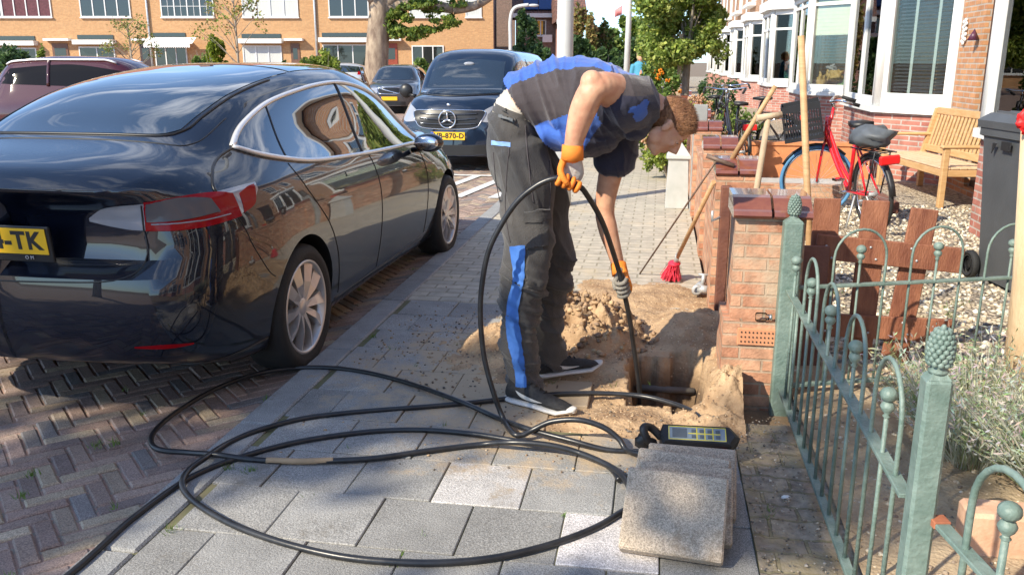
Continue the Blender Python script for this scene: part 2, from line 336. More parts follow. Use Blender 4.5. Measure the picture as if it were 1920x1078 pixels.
# road: real bricks nearby, a paved sheet beyond
KX=-1.725
m=MB(); m.add([(-60,-20,-.0365),(KX-.0,-20,-.0365),(KX,300,-.0365),(-60,300,-.0365)],[(0,1,2,3)])
tag(m.build('road',roadfar),kind='structure')
m=MB(); cols=[]
pal=[(.29,.21,.17),(.33,.24,.19),(.27,.20,.17),(.2,.18,.17),(.35,.27,.2),(.30,.21,.17),(.39,.31,.22),(.26,.195,.17)]
a=.068; c45=math.cos(R_(45))
random.seed(3)
def brick(cx,cy,rot,L_,W_,cs,zt=-.03):
    g=.003; l,wd=L_/2-g,W_/2-g; dz=rnd(-.003,.003); tx,ty=rnd(-.02,.02),rnd(-.02,.02)
    ca,sa=math.cos(rot),math.sin(rot); vs=[]
    for (lx,ly,e,z) in [(-1,-1,0,-.03),(1,-1,0,-.03),(1,1,0,-.03),(-1,1,0,-.03),(-1,-1,.0,-.006),(1,-1,.0,-.006),(1,1,.0,-.006),(-1,1,.0,-.006),(-1,-1,.007,0),(1,-1,.007,0),(1,1,.007,0),(-1,1,.007,0)]:
        x=lx*(l-e);y=ly*(wd-e); vs.append((cx+x*ca-y*sa,cy+x*sa+y*ca,zt+z+dz+tx*x+ty*y))
    fs=[(8,9,10,11)]+[(i,(i+1)%4,4+(i+1)%4,4+i) for i in range(4)]+[(4+i,4+(i+1)%4,8+(i+1)%4,8+i) for i in range(4)]
    m.add(vs,fs,0); c=random.choice(pal); k=rnd(.8,1.15); cols.extend([(c[0]*k,c[1]*k,c[2]*k,1)]*len(fs))
for i in range(-130,130):
    for j in range(-45,45):
        # herringbone lattice in units of a: horizontals at (i+4j), verticals
        for (ux,uy,ro) in ((i+6*j+1.5,i+.5,0),(0,0,1)):
            if ro: ux,uy=i+6*j+5.5,i+1.5
            x0,y0=ux*a,uy*a
            X=x0*c45-y0*c45-3.6; Y=x0*c45+y0*c45+6
            if -6.5<X<KX-.03 and 1.3<Y<13: brick(X,Y,R_(45)+(R_(90) if ro else 0),3*a,a,cs=None)
o=m.build('road_paving',paver,cols=cols); tag(o,kind='structure')
# hatched bay marking far on the road
m=MB()
for k in range(4):
    y=11.1+k*.0; x=-2.75+k*.42
    m.add([(x,9.7,-.02),(x+.12,9.7,-.02),(x+.38,11.6,-.02),(x+.26,11.6,-.02)],[(0,1,2,3)])
m.add([(-3.0,11.6,-.02),(-1.8,11.6,-.02),(-1.8,11.72,-.02),(-3.0,11.72,-.02)],[(0,1,2,3)])
tag(m.build('road_marking',mat('road paint',(.7,.69,.66),.8,var=.2,scale=20)),kind='structure')
# kerb band
m=MB(); cols=[]; y=1.2
while y<60:
    L_=1.0; m.cbox(KX,KX+.15,y+.004,y+L_-.004,-.14,.004,.008); k=rnd(.26,.34); cols+= [(k,k,k*.98,1)]*26; y+=L_
tag(m.build('kerb',tile,cols=cols),kind='structure')
# footway: concrete tiles laid in half bond
m=MB(); cols=[]; TS=.32; GX=-.79*.9375; GYY=2.85*.9375-4*TS
def px_in_sand(x,y): return (-.42<x<.37 and 3.3<y<5.0) or (-.1<x<.37 and 3.2<y<5.0)
TILETOP=0.
def dotile(x,y,w_,tone):
    dz=rnd(-.0035,.0035); tx,ty=rnd(-.009,.009),rnd(-.009,.009)
    n0=len(m.v); g=.0022
    m.cbox(x+g,x+w_-g,y+g,y+TS-g,-.05,0,.003)
    for q in range(n0,len(m.v)):
        vx,vy,vz=m.v[q]; m.v[q]=(vx,vy,vz+dz+tx*(vx-x)+ty*(vy-y))
    cols.extend([tone+(1,)]*26)
special={(-.26,2.7):1,(-.6,3.0):1}
for r in range(-4,12):
    y=GYY+r*TS
    off=0 if r%2==0 else TS/2
    x=GX-3*TS*1.0+off
    xs=[]; xx=KX+.155
    st=GX+off
    while st>xx: st-=TS
    e0=xx; st+=TS
    while e0<.36:
        e1=min(st,.36); 
        if e1-e0>.03: xs.append((e0,e1))
        e0=e1; st+=TS
    for (e0,e1) in xs:
        cxm,cym=(e0+e1)/2,y+TS/2
        if px_in_sand(cxm,cym): continue
        k=rnd(.24,.335); tone=(k,k*.98,k*.93)
        if abs(cxm+.22)<.16 and abs(cym-2.52)<.16: tone=(.54,.51,.50)
        if abs(cxm+.58)<.16 and abs(cym-2.84)<.16: tone=(.47,.45,.43)
        if random.random()<.1: tone=(.41,.39,.37)
        dotile(e0,y,e1-e0,tone)
ytop=GYY+12*TS
tag(m.build('footway_tiles',tile,cols=cols),kind='structure')
m=MB(); m.add([(KX+.15,ytop+.004,-.004),(.36,ytop+.004,-.004),(.36,80,-.004),(KX+.15,80,-.004)],[(0,1,2,3)])
m.add([(KX+.14,ytop,-.06),(.40,ytop,-.06),(.40,ytop+.004,-.004),(KX+.14,ytop+.004,-.004)],[(0,1,2,3)])
tag(m.build('footway',cobble),kind='structure')
# joint bed under the tiles
m=sheet_with_hole(KX+.1,.38,.5,ytop,HOLE[:1]+(.37,)+HOLE[2:],-.0075); m.add([],[])
tag(m.build('joint_bed',mat('joint sand',(.19,.16,.10),.95,c2=(.13,.14,.06),scale=14)),kind='structure')
# strip of old cobbles beside the fence
m=MB()
nx,ny=14,60; P=[]
for i in range(ny+1):
    y=.8+i*(3.5-.8+.05)/ny; row=[]
    for j in range(nx+1):
        x=.36+j*(.70-.36)/nx; row.append((x,y,.004+.012*noise.noise(Vector((x*9,y*9,0)))+.008*noise.noise(Vector((x*30,y*30,2)))))
    P.append(row)
m.grid(P)
tag(m.build('edge_strip',strip),kind='structure')
# garden beds: gravel sheet + soil
grav=NT('gravel bed'); k=grav; tcx=k.n('ShaderNodeTexCoord'); vo=k.n('ShaderNodeTexVoronoi',i_Scale=38.); k.l(tcx.outputs['Object'],vo.inputs[0])
cr_=k.n('ShaderNodeValToRGB'); sx=k.n('ShaderNodeSeparateXYZ'); k.l(vo.outputs['Color'],sx.inputs[0]); k.l(sx.outputs[0],cr_.inputs[0])
cr_.color_ramp.elements[0].color=(.16,.13,.1,1); cr_.color_ramp.elements[1].color=(.62,.52,.38,1); k.l(cr_.outputs[0],k.b.inputs['Base Color']); k.b.inputs['Roughness'].default_value=.9
bp=k.n('ShaderNodeBump',i_Strength=1.,i_Distance=.02,invert=True); k.l(vo.outputs['Distance'],bp.inputs['Height']); k.l(bp.outputs[0],k.b.inputs['Normal'])
gravm=grav.mat
m=MB(); m.add([(.62,.4,-.006),(60,.4,-.006),(60,90,-.006),(.62,90,-.006)],[(0,1,2,3)]); tag(m.build('garden_ground',gravm),kind='structure')
m=MB(); m.grid([[(.66+j*.05,.6+i*.06,.012+.012*noise.noise(Vector((j*.4,i*.4,3)))+.006*noise.noise(Vector((j*1.4,i*1.4,8)))) for j in range(24)] for i in range(64)]); tag(m.build('garden_bed',mat('dry garden soil',(.3,.22,.14),.95,c2=(.48,.37,.24),scale=9,bump=1.,bscale=60,detail=9)),kind='structure')
def pebbles(name,x0,x1,y0,y1,n,cs,s0,s1,z=.0,dens=None,zf=None):
    m=MB(); cols=[]
    P0=[(0,0,1),(1,0,.25),(.3,.95,.2),(-.8,.6,.3),(-.8,-.6,.2),(.3,-.95,.3)]
    for _ in range(n):
        x,y=rnd(x0,x1),rnd(y0,y1)
        if dens and not dens(x,y): continue
        if zf:
            z=zf(x,y)
            if z is None: continue
        s=rnd(s0,s1); X=TR((x,y,z-.15*s),rnd(-.4,.4),rnd(-.4,.4),rnd(0,6.3))
        e=(s*rnd(.7,1.2),s*rnd(.6,1.),s*rnd(.4,.8)); o=len(m.v)
        m.add([(a*e[0],b*e[1],c*e[2]) for a,b,c in P0]+[(e[0]*.8,0,-.5*e[2]),(e[0]*.25,e[1]*.8,-.5*e[2]),(-e[0]*.7,0,-.5*e[2]),(e[0]*.25,-e[1]*.8,-.5*e[2])],
              [(0,1,2),(0,2,3),(0,3,4),(0,4,5),(0,5,1),(1,6,7,2),(2,7,8,3),(3,8,4),(4,8,9,5),(5,9,6,1)],0,True,X)
        c=random.choice(cs); k=rnd(.75,1.2); cols+= [(c[0]*k,c[1]*k,c[2]*k,1)]*10
    return m.build(name,leafstone,cols=cols)
leafstone=tonemat('pebble',.8,90,.15,.2)
random.seed(5)
g1=pebbles('gravel',.95,4.2,4.2,9.8,9000,[(.62,.55,.42),(.5,.42,.3),(.7,.66,.55),(.36,.3,.22),(.2,.18,.16)],.012,.026,z=.002)
g2=pebbles('gravel',.68,1.75,.9,4.3,1500,[(.5,.42,.3),(.36,.28,.2),(.6,.52,.4),(.25,.19,.14)],.005,.014,z=.012); tag(g2,'fine crumbs and small stones in the bed behind the fence','small stones',kind='stuff')
tag(g1,'pale mixed garden gravel around the bicycle and bench','gravel',kind='stuff')
# ---------------------------------------------------------------- terraced houses across the junction (left background)
D1=58.
def LXZ(x,y): return FL(x,y,D1)
LROOT=Vector((_FH[0]*D1,_FH[1]*D1,0))
awn=mat('awning white',(.74,.72,.68),.7,var=.05)
def win_unit(parent,x0,x1,z0,z1,n,yy=0,dep=.07,pane=None,bars=0,fr=.07,name='window'):
    m=MB(); m.box(x0,x1,yy-dep,yy,z0,z0+fr); m.box(x0,x1,yy-dep,yy,z1-fr,z1)
    for k in range(n+1):
        xx=x0+(x1-x0-fr)*k/n; m.box(xx,xx+fr,yy-dep+.002,yy,z0+fr,z1-fr)
    m.box(x0-.05,x1+.05,yy-dep-.06,yy,z0-.07,z0-.001)
    w_=m.build(name,white,parent)
    q=MB(); q.add([(x0+.02,yy-.025,z0+.02),(x1-.02,yy-.025,z0+.02),(x1-.02,yy-.025,z1-.02),(x0+.02,yy-.025,z1-.02)],[(0,1,2,3)])
    q.build('pane',pane or darkglass,w_)
    if bars:
        b=MB()
        for k in range(n):
            a0=x0+(x1-x0-fr)*k/n+fr; a1=x0+(x1-x0-fr)*(k+1)/n
            for t in range(1,bars+1): zz=z0+(z1-z0)*t/(bars+1); b.box(a0,a1,yy-.05,yy-.028,zz-.015,zz+.015)
            b.box((a0+a1)/2-.012,(a0+a1)/2+.012,yy-.048,yy-.028,z0+fr,z1-fr)
        b.build('glazing_bar',white,w_)
    return w_
curtain=mat('grey curtain',(.5,.52,.5),.8,c2=(.62,.63,.6),scale=3,stretch=(12,1,.2))
redcurtain=mat('plum curtain',(.12,.04,.05),.8,var=.3)
upw=[(-98,5,4,0,darkglass),(5,98,4,0,None),(152,246,4,0,None),(303,402,4,2,None),(455,560,4,0,curtain),(617,692,3,0,None),(768,845,3,0,curtain),(873,903,1,0,curtain)]
gw=[(-60,68,3,90,132),(148,215,2,88,132),(290,350,3,84,130),(455,528,3,86,132),(605,690,3,84,132),(772,832,3,86,128)]
doors=[(98,128,'brown'),(262,283,'dark'),(545,562,'brown'),(722,745,'red')]
bounds=[-700,-330,-20,284,596,925]
hl=['leftmost sandy brick terraced house behind the hedge','sandy brick terraced house at the left edge above the red car','sandy brick terraced house with plum curtains beside the first downpipe','sandy brick terraced house with a scalloped white awning and small-paned upper window','sandy brick end terraced house behind the plane tree']
doorm={'brown':mat('brown door',(.16,.08,.05),.5),'dark':mat('dark door',(.05,.03,.03),.5),'red':mat('red door',(.3,.06,.03),.5)}
redroof=mat('clay roof',(.3,.13,.08),.9,var=.3,scale=4)
for h in range(5):
    x0=LXZ(bounds[h],60)[0]; x1=LXZ(bounds[h+1],60)[0]
    hs=empty('terraced_house',LROOT,PSI,hl[h],'house','sandy brick terrace across the junction')
    m=MB(); m.box(x0,x1,.0,11,-.1,8.2); m.build('wall',house_tan if h<4 else house_tan,hs)
    rf=MB(); rf.add([(x0,-.45,8.1),(x1,-.45,8.1),(x1,5.5,12.4),(x0,5.5,12.4),(x1,11.4,8.1),(x0,11.4,8.1)],[(0,1,2,3),(3,2,4,5),(1,4,2),(0,3,5),(0,5,4,1)])
    rf=rf.build('roof',redroof,hs); c=MB(); c.box(x0+.5,x0+1.3,5,5.8,11,13.6); c.build('chimney',dark_brick,rf)
    gt=MB(); gt.cbox(x0+.01,x1-.01,-.5,-.32,8.03,8.17,.02); gt.build('gutter',white,hs)
    for (a,b,n,bars,pm) in upw:
        if bounds[h]<=a<bounds[h+1]:
            wx0=LXZ(a,30)[0]; wx1=LXZ(b,30)[0]; zz=LXZ((a+b)/2,33)[1]
            win_unit(hs,wx0,wx1,zz,zz+2.0,n,pane=pm if pm else (redcurtain if a<20 else darkglass),bars=bars)
    for (a,b,n,t,bt) in gw:
        if bounds[h]<=a<bounds[h+1]:
            wx0=LXZ(a,90)[0]; wx1=LXZ(b,90)[0]; win_unit(hs,wx0,wx1,.75,LXZ(a,t)[1],n,pane=curtain if a==455 else darkglass)
            ztr=LXZ(a,t)[1]
            if a!=772:
                m=MB(); m.box(wx0-.15,wx1+.15,-.55,.0,ztr+.13,ztr+.42); m.build('canopy',awn,hs)
                m=MB(); m.box(wx0,wx1,-.06,0,ztr+.46,ztr+.72); m.build('transom',darkglass,hs)
            if a==290:
                m=MB(); k=int((wx1-wx0)/.14)
                m.add([(wx0-.1,-.6,ztr+.42),(wx1+.9,-.6,ztr+.42),(wx1+.9,-1.5,ztr+.02),(wx0-.1,-1.5,ztr+.02)],[(0,1,2,3)])
                for q in range(k+7): m.prism([(q*.14,0),(q*.14+.13,0),(q*.14+.13,-.2),(q*.14+.065,-.26),(q*.14,-.2)],0,.02,X=TR((wx0-.1,-1.5,ztr+.02),rx=R_(90)))
                m.build('awning',awn,hs)
    for (a,b,c) in doors:
        if bounds[h]<=a<bounds[h+1]:
            wx0=LXZ(a,90)[0]; wx1=LXZ(b,90)[0]; m=MB(); m.cbox(wx0,wx1,-.05,0,.05,2.6,.01); d=m.build('door',doorm[c],hs)
            m=MB(); m.box(wx0+.15,wx1-.15,-.056,-.05,1.6,2.3); m.build('door_window',darkglass,d)
            m=MB(); m.box(wx0-.3,wx1+.3,-.5,0,2.75,2.9); m.build('porch_roof',white,hs)
    if h<4:
        xx=x1-.12; m=MB(); m.tube([(xx,-.08,0),(xx,-.08,8)],.07,8); m.build('downpipe',galv,hs)
    if h==4:
        m=MB(); m.box(x1+.001,x1+.02,0.01,10.99,-.1,8.2); m.build('side_wall',dark_brick,hs)
# ---------------------------------------------------------------- house with solar panels, far middle
D2=62.
def at2(x,y,D=D2): return FL(x,y,D)
def far_house(x0p,x1p,eave,ridge,D,label,wallm,solar=False,extra=0):
    r=Vector((_FH[0]*D,_FH[1]*D,0)); h=empty('far_house',r,PSI,label,'house')
    x0=at2(x0p,60,D)[0]; x1=at2(x1p,60,D)[0]; ze=at2(x0p,eave,D)[1]; zr=at2(x0p,ridge,D)[1]
    m=MB(); m.box(x0,x1,0,9,-.1,ze); m.build('wall',wallm,h)
    m=MB(); m.add([(x0-.3,-.5,ze-.1),(x1+.3,-.5,ze-.1),(x1+.3,4.5,zr),(x0-.3,4.5,zr),(x1+.3,9.4,ze),(x0-.3,9.4,ze)],[(0,1,2,3),(3,2,4,5),(1,4,2),(0,3,5)]); m.build('roof',roof_tile,h)
    m=MB(); m.box(x0-.3,x1+.3,-.6,-.45,ze-.25,ze+.02); m.build('gutter',white,h)
    return h,x0,x1,ze,zr
h,x0,x1,ze,zr=far_house(968,1050,27,-60,D2,'far brick house with blue solar panels on its tiled roof','',True) if False else far_house(968,1050,27,-60,D2,'far brick house with blue solar panels on its tiled roof',dark_brick)
pan=mat('solar cell',(.02,.05,.16),.15,var=0)
for i in range(3):
    for j in range(2):
        sl_=(zr-ze)/5.; xa=x0+.5+i*1.05; y0_=-.1+j*1.5
        m=MB(); 
        def pt(x,y): return (x,y,ze+(y+.5)*sl_+.08)
        m.add([pt(xa,y0_),pt(xa+1,y0_),pt(xa+1,y0_+1.4),pt(xa,y0_+1.4)],[(0,1,2,3)]); m.add([(q[0],q[1],q[2]-.05) for q in (pt(xa,y0_),pt(xa+1,y0_),pt(xa+1,y0_+1.4),pt(xa,y0_+1.4))],[(3,2,1,0)]); m.build('solar_panel',pan,h)
m=MB(); a=at2(1008,45)[0]; b=at2(1018,45)[0]; m.box(a,b,-.06,0,at2(0,65)[1],at2(0,40)[1]); m.build('window',mat('orange blind',(.8,.45,.05),.7),h)
win_unit(h,at2(1003,60)[0],at2(1024,60)[0],at2(0,68)[1],at2(0,38)[1],2)
m=MB(); m.box(at2(1017,80)[0],at2(1035,80)[0],-.3,0,at2(0,80)[1],at2(0,66)[1]); m.build('canopy',white,h)
far_house(925,966,-30,-70,74.,'dark brown brick building just right of the sandy terrace, behind the curved lamp post',dark_brick)
h2,x0,x1,ze,zr=far_house(1052,1092,38,-50,55.,'far red brick house to the right of the thick lamp post',plinth_red)
win_unit(h2,x0+.4,x0+1.1,3.4,4.2,2)
# ---------------------------------------------------------------- terrace with white bay windows, right side
WX,BX=3.52,2.81
beige_blind=mat('beige roller blind',(.82,.76,.64),.8,var=.04)
slat=mat('dark blind slat',(.05,.05,.065),.4,var=.1)
tape=mat('blind tape',(.42,.44,.46),.8,var=0)
def wall_with_open(m,y0,y1,z0,z1,x,ops,th=.25):
    # wall in plane X=x facing -X, openings (ya,yb,za,zb)
    ys=sorted(set([y0,y1]+[q for o in ops for q in o[:2]])); zs=sorted(set([z0,z1]+[q for o in ops for q in o[2:]]))
    for i in range(len(ys)-1):
        for j in range(len(zs)-1):
            ym=(ys[i]+ys[i+1])/2; zm=(zs[j]+zs[j+1])/2
            if any(o[0]<ym<o[1] and o[2]<zm<o[3] for o in ops): continue
            m.add([(x,ys[i+1],zs[j]),(x,ys[i],zs[j]),(x,ys[i],zs[j+1]),(x,ys[i+1],zs[j+1])],[(0,1,2,3)])
    for o in ops:
        a,b,c,d=o
        m.add([(x,a,c),(x+.12,a,c),(x+.12,a,d),(x,a,d)],[(3,2,1,0)]); m.add([(x,b,c),(x+.12,b,c),(x+.12,b,d),(x,b,d)],[(0,1,2,3)])
        m.add([(x,a,c),(x,b,c),(x+.12,b,c),(x+.12,a,c)],[(0,1,2,3)]); m.add([(x,a,d),(x,b,d),(x+.12,b,d),(x+.12,a,d)],[(3,2,1,0)])
def frame_win(name,parent,P0,P1,z0,z1,cols_=1,transom=None,fw=.075,th=.07,gl=glass,wm=white):
    # framed window between two ground points P0->P1 (outside on the right-hand side of P0->P1)
    a=Vector((P1[0],P1[1],0)); b=Vector((P0[0],P0[1],0)); Lx=(b-a).length; ux=(b-a)/Lx; n=Vector((ux.y,-ux.x,0))
    X=Matrix((ux,-n,Vector((0,0,1)))).transposed().to_4x4(); X.translation=a
    m=MB(); m.cbox(0,Lx,-.02,th,z0,z0+fw*1.3,.006,X=X); m.cbox(0,Lx,-.02,th,z1-fw,z1,.006,X=X)
    for k in range(cols_+1):
        xx=(Lx-fw)*k/cols_; m.cbox(xx,xx+fw,-.018,th-.002,z0+fw*1.3-.003,z1-fw+.003,.006,X=X)
    if transom: m.cbox(fw*.5,Lx-fw*.5,-.012,th-.01,transom-.03,transom+.03,.005,X=X)
    w_=m.build(name,wm,parent)
    q=MB()
    q.box(fw*.4,Lx-fw*.4,.02,.028,z0+fw*.5,z1-fw*.4,X=X); q.build('pane',gl,w_)
    return w_,X,Lx
furn=[(.35,.12,.05),(.1,.2,.1),(.4,.25,.1),(.25,.25,.3),(.3,.05,.05)]
rl=['nearest','second','third','fourth','fifth','sixth','seventh']
houses={}
def right_house(Yc,idx,label):
    h=empty('bay_house',(0,0,0),0,label,'house','brick terrace with white bay windows'); houses[idx]=h
    ya,yb=Yc-.82,Yc+2.8; y0,y1=Yc-2.9,Yc+3.1
    zs,zt=.93,2.75
    ops=[(Yc-.3,Yc+2.3,0.9,2.75),(y0+.35,y0+1.35,.1,2.35),(Yc-.1,Yc+1.9,3.75,5.25),(y0+.45,y0+1.4,3.9,5.25)]
    m=MB(); wall_with_open(m,y0,y1,-.05,6.0,WX,ops); m.box(WX+.25,WX+9,y0+.002,y1-.002,-.05,6.0)
    m.build('wall',house_red,h)
    # interior
    m=MB(); m.box(WX+.13,WX+.2,y0+.05,y1-.05,0,6); 
    # bay plinth
    poly=[(WX-.002,ya),(WX-.002,yb),(BX,Yc+2.0),(BX,Yc)]
    p=MB(); p.prism(poly,-.05,zs-.08); p.build('bay_plinth',plinth_red,h)
    inset=[(WX-.002,ya-.07),(WX-.002,yb+.07),(BX-.06,Yc+2.05),(BX-.06,Yc-.05)]
    p=MB(); p.prism(inset,zs-.078,zs-.002); p.build('bay_sill',white,h)
    p=MB(); p.prism([(WX-.002,ya-.14),(WX-.002,yb+.14),(BX-.14,Yc+2.1),(BX-.14,Yc-.1)],2.78,3.02); p.prism([(WX-.002,ya-.05),(WX-.002,yb+.05),(BX-.05,Yc+2.03),(BX-.05,Yc-.03)],zt+.001,2.778); p.build('bay_roof',white,h)
    tr=(2.3 if idx!=2 else 2.55) if idx!=1 else None
    w1,X1,L1=frame_win('bay_window',h,(WX-.01,ya+.01),(BX+.03,Yc+.02),zs,zt,1,tr,fw=.13 if idx==1 else .1)
    w2,X2,L2=frame_win('bay_window',h,(BX,Yc+.06),(BX,Yc+1.94),zs,zt,2,tr,fw=.09)
    w3,X3,L3=frame_win('bay_window',h,(BX+.03,Yc+1.98),(WX-.01,yb-.01),zs,zt,1,tr)
    for yq in (Yc+.02,Yc+1.98): p=MB(); p.tube([(BX+.03,yq,zs),(BX+.03,yq,zt)],.07,8); p.build('corner_post',white,h)
    # room behind the panes: floor, back wall
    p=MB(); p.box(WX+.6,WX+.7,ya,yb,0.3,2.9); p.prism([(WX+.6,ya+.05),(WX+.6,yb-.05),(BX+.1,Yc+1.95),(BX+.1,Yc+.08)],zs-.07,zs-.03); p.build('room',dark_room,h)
    if idx==1:
        sl_=MB(); n=34
        for k in range(n):
            z=zs+.2+k*(zt-zs-.3)/n; sl_.add([(.14,.085,z-.012),(L1-.14,.085,z-.012),(L1-.14,.125,z+.014),(.14,.125,z+.014)],[(0,1,2,3)],X=X1)
        b=sl_.build('blind',slat,w1); t=MB()
        for q in (.36,.66): t.box(L1*q-.02,L1*q+.02,.08,.086,zs+.12,zt-.1,X=X1)
        t.build('blind_tape',tape,b)
    if idx==2:
        t=MB(); t.box(.08,L1-.08,.05,.055,1.98,2.6,X=X1)
        for k in range(8): t.box(.08,L1-.08,.046,.0495,2.0+k*.07,2.01+k*.07,X=X1)
        t.build('roller_blind',beige_blind,w1)
    if idx in(2,3,4,0):
        for k in range(9):
            c=random.choice(furn); q=MB(); xx=rnd(.1,.9); q.ell((L1*xx,rnd(.15,.4),zs+rnd(.05,.6)),(rnd(.06,.16),.08,rnd(.06,.2)),bump=1.2,seed=k*3.1,n=18,m=12,X=X1)
            q.build('houseplant' if k%2 else 'ornament',mat('item%d%d'%(idx,k),c,.7),h)
    # upper windows, door
    win=lambda a,b,c,d,n,t=None: frame_win('window',h,(WX+.06,a),(WX+.06,b),c,d,n,t,fw=.09)
    def fw2(a,b,c,d,n,t=None):
        return frame_win('window',h,(WX+.03,a),(WX+.03,b),c,d,n,t,fw=.1,gl=darkglass)
    fw2(Yc-.1,Yc+1.9,3.75,5.25,3,4.8); fw2(y0+.45,y0+1.4,3.9,5.25,1,4.8)
    d=MB(); d.cbox(WX+.06,WX+.1,y0+.35,y0+1.35,.1,2.35,.006); d=d.build('door',doorm['dark'],h); q=MB(); q.box(WX+.052,WX+.06,y0+.5,y0+1.2,1.2,2.2); q.build('door_window',darkglass,d)
    q=MB(); q.cbox(WX-.3,WX,Yc-.3,Yc+2.1,3.55,3.7,.02) ; q.build('string_course',white,h)
    q=MB(); q.cbox(WX-.35,WX-.1,y0,y1,5.95,6.1,.02); q.build('gutter',white,h)
    q=MB(); q.add([(WX-.3,y0,6.05),(WX-.3,y1,6.05),(WX+4.6,y1,9.8),(WX+4.6,y0,9.8),(WX+9.2,y0,6.05),(WX+9.2,y1,6.05)],[(0,3,2,1),(3,4,5,2)]); q.build('roof',roof_tile,h)
    q=MB(); q.tube([(WX-.06,y1-.12,.0),(WX-.06,y1-.12,6)],.045,8); q.build('downpipe',galv,h)
    return h
labs={0:'bay-windowed brick house at the right edge behind the wheelie bin',1:'brick house whose bay window has dark slatted blinds, behind the bench',2:'brick house whose bay window has a beige roller blind and plants',3:'third white bay-windowed house beyond the roller blind, orange plants inside',
4:'fourth bay-windowed house, behind the parked bicycles',5:'fifth bay-windowed house of the right terrace, right of the leafy tree',6:'sixth bay-windowed house, half hidden by the leafy tree',7:'seventh bay-windowed house down the street'}
for i in range(-4,9):
    right_house(6.28+6.0*i,i,labs.get(i,'bay-windowed brick house beyond the leafy street tree' if i>6 else 'bay-windowed brick house behind the camera, %s to the right'%{-4:'fourth',-3:'third',-2:'second',-1:'first'}.get(i,'far')))
# facade lamp and house ornament on the brick beside the dark blinds
h=houses[1]
p=PX(1829,45,WX-.06); m=MB(); m.lathe([(0,0),(.0,.0),(.07,.13),(.0,.13)],4,X=TR((p.x,p.y,p.z-.05),rx=R_(180))); m.build('wall_lamp',mat('purple metal',(.1,.03,.06),.4),h)
p=PX(1808,60,WX-.02); m=MB()
for k in range(14): m.ell((p.x,p.y+.055*math.sin(k*2.2),p.z-.13+.02*k),(.015,.03,.024))
m.build('wall_ornament',white,h)
# ---------------------------------------------------------------- sand spoil and excavated pit
def sm(a,b,x):
    t=max(0,min(1,(x-a)/(b-a))); return t*t*(3-2*t)
def blob(x,y,cx,cy,rx,ry,p=1.):
    d=((x-cx)/rx)**2+((y-cy)/ry)**2; return max(0,1-d)**p
def sand_h(x,y):
    n1=noise.noise(Vector((x*3.2,y*3.2,1.3))); n5=noise.noise(Vector((x*55,y*55,3.3))); n2=noise.noise(Vector((x*11,y*11,4.1))); n3=noise.noise(Vector((x*34,y*34,7.7))); n4=abs(noise.noise(Vector((x*21,y*21,2.2))))
    th=.055*blob(x,y,-.15,5.0,.75,1.15,.6)+.05*blob(x,y,-.75,4.35,.55,.6,.8)+.03*blob(x,y,.2,3.6,.6,.5,.7)+.02*blob(x,y,-.25,3.45,.45,.28)
    h=-.034+th*(1+.5*n1)+.016*n1+.009*n2+.006*n3+.003*n5
    cl=.17*blob(x,y,-.36,4.62,.34,.36,.8)+.075*blob(x,y,-.72,4.5,.3,.38,.9)
    h+=cl*(1+.6*n4+.35*n2+.35*n3)
    h+=.09*blob(x,y,.38,4.75,.4,.5)*(1+.3*n2)+.11*sm(.2,.37,x)*sm(3.55,3.7,y)*(1-sm(4.2,4.5,y))*(1+.25*n2+.18*n3)+.07*blob(x,y,.33,3.62,.22,.3)*(1+.5*n3)
    # the pit
    dx=max(abs(x-.07+.03*n2+.015*n3)-.135,0); dy=max(abs(y-4.02+.04*n2+.02*n3)-.27,0); d=math.hypot(dx,dy)
    rim=.02 if x<.12 else .09
    k=1-sm(0,rim+.02*abs(n1),d)
    return h*(1-k)+(-.42+.06*n1+.03*n2+.01*n3)*k
x0,x1,y0,y1=-1.35,.42,3.1,6.5; st=.0115
nx=int((x1-x0)/st); ny=int((y1-y0)/st); P=[]
for i in range(ny+1):
    P.append([(x0+j*st,y0+i*st,sand_h(x0+j*st,y0+i*st)) for j in range(nx+1)])
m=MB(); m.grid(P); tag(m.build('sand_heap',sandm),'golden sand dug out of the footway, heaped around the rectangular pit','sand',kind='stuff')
random.seed(11)
def onsand(dens,name,n,x0,x1,y0,y1,s0,s1,cs,lab):
    m=MB(); cols=[]
    for _ in range(n):
        x,y=rnd(x0,x1),rnd(y0,y1)
        if random.random()>dens(x,y): continue
        if -.09<x<.25 and 3.7<y<4.33: continue
        z=max(sand_h(x,y),0 if not px_in_sand(x,y) else -.1); s=rnd(s0,s1); o=len(m.f)
        m.ell((x,y,z+s*.3),(s*rnd(.7,1.3),s*rnd(.7,1.3),s*rnd(.5,.9)),n=6,m=4,bump=.5,seed=rnd(0,50)); c=random.choice(cs); k=rnd(.8,1.15); cols+= [(c[0]*k,c[1]*k,c[2]*k,1)]*(len(m.f)-o)
    o=m.build(name,leafstone,cols=cols); return tag(o,lab[0],lab[1],kind='stuff')
sc_=[(.42,.28,.16),(.5,.35,.2),(.34,.22,.13),(.22,.15,.1)]
onsand(lambda x,y: blob(x,y,-.36,4.6,.42,.5,.7),'sand_clods',1500,-.85,.2,4.0,5.3,.004,.022,sc_,('crumbly clods of damp sand piled behind the worker\'s legs','clods'))
onsand(lambda x,y: .1+blob(x,y,0,3.5,.7,.6)+blob(x,y,-1.,4.4,.6,.8),'loose_crumbs',2600,-1.5,.36,2.9,5.6,.002,.007,sc_+[(.15,.13,.11)],('small crumbs of sand and soil scattered on the paving tiles','crumbs'))
def zsand(x,y):
    if -.1<x<.26 and 3.7<y<4.33: return None
    z=sand_h(x,y)
    return z if (z>0 or px_in_sand(x,y)) else (0 if random.random()<.12*(blob(x,y,-.4,4.2,1.2,1.6)) else None)
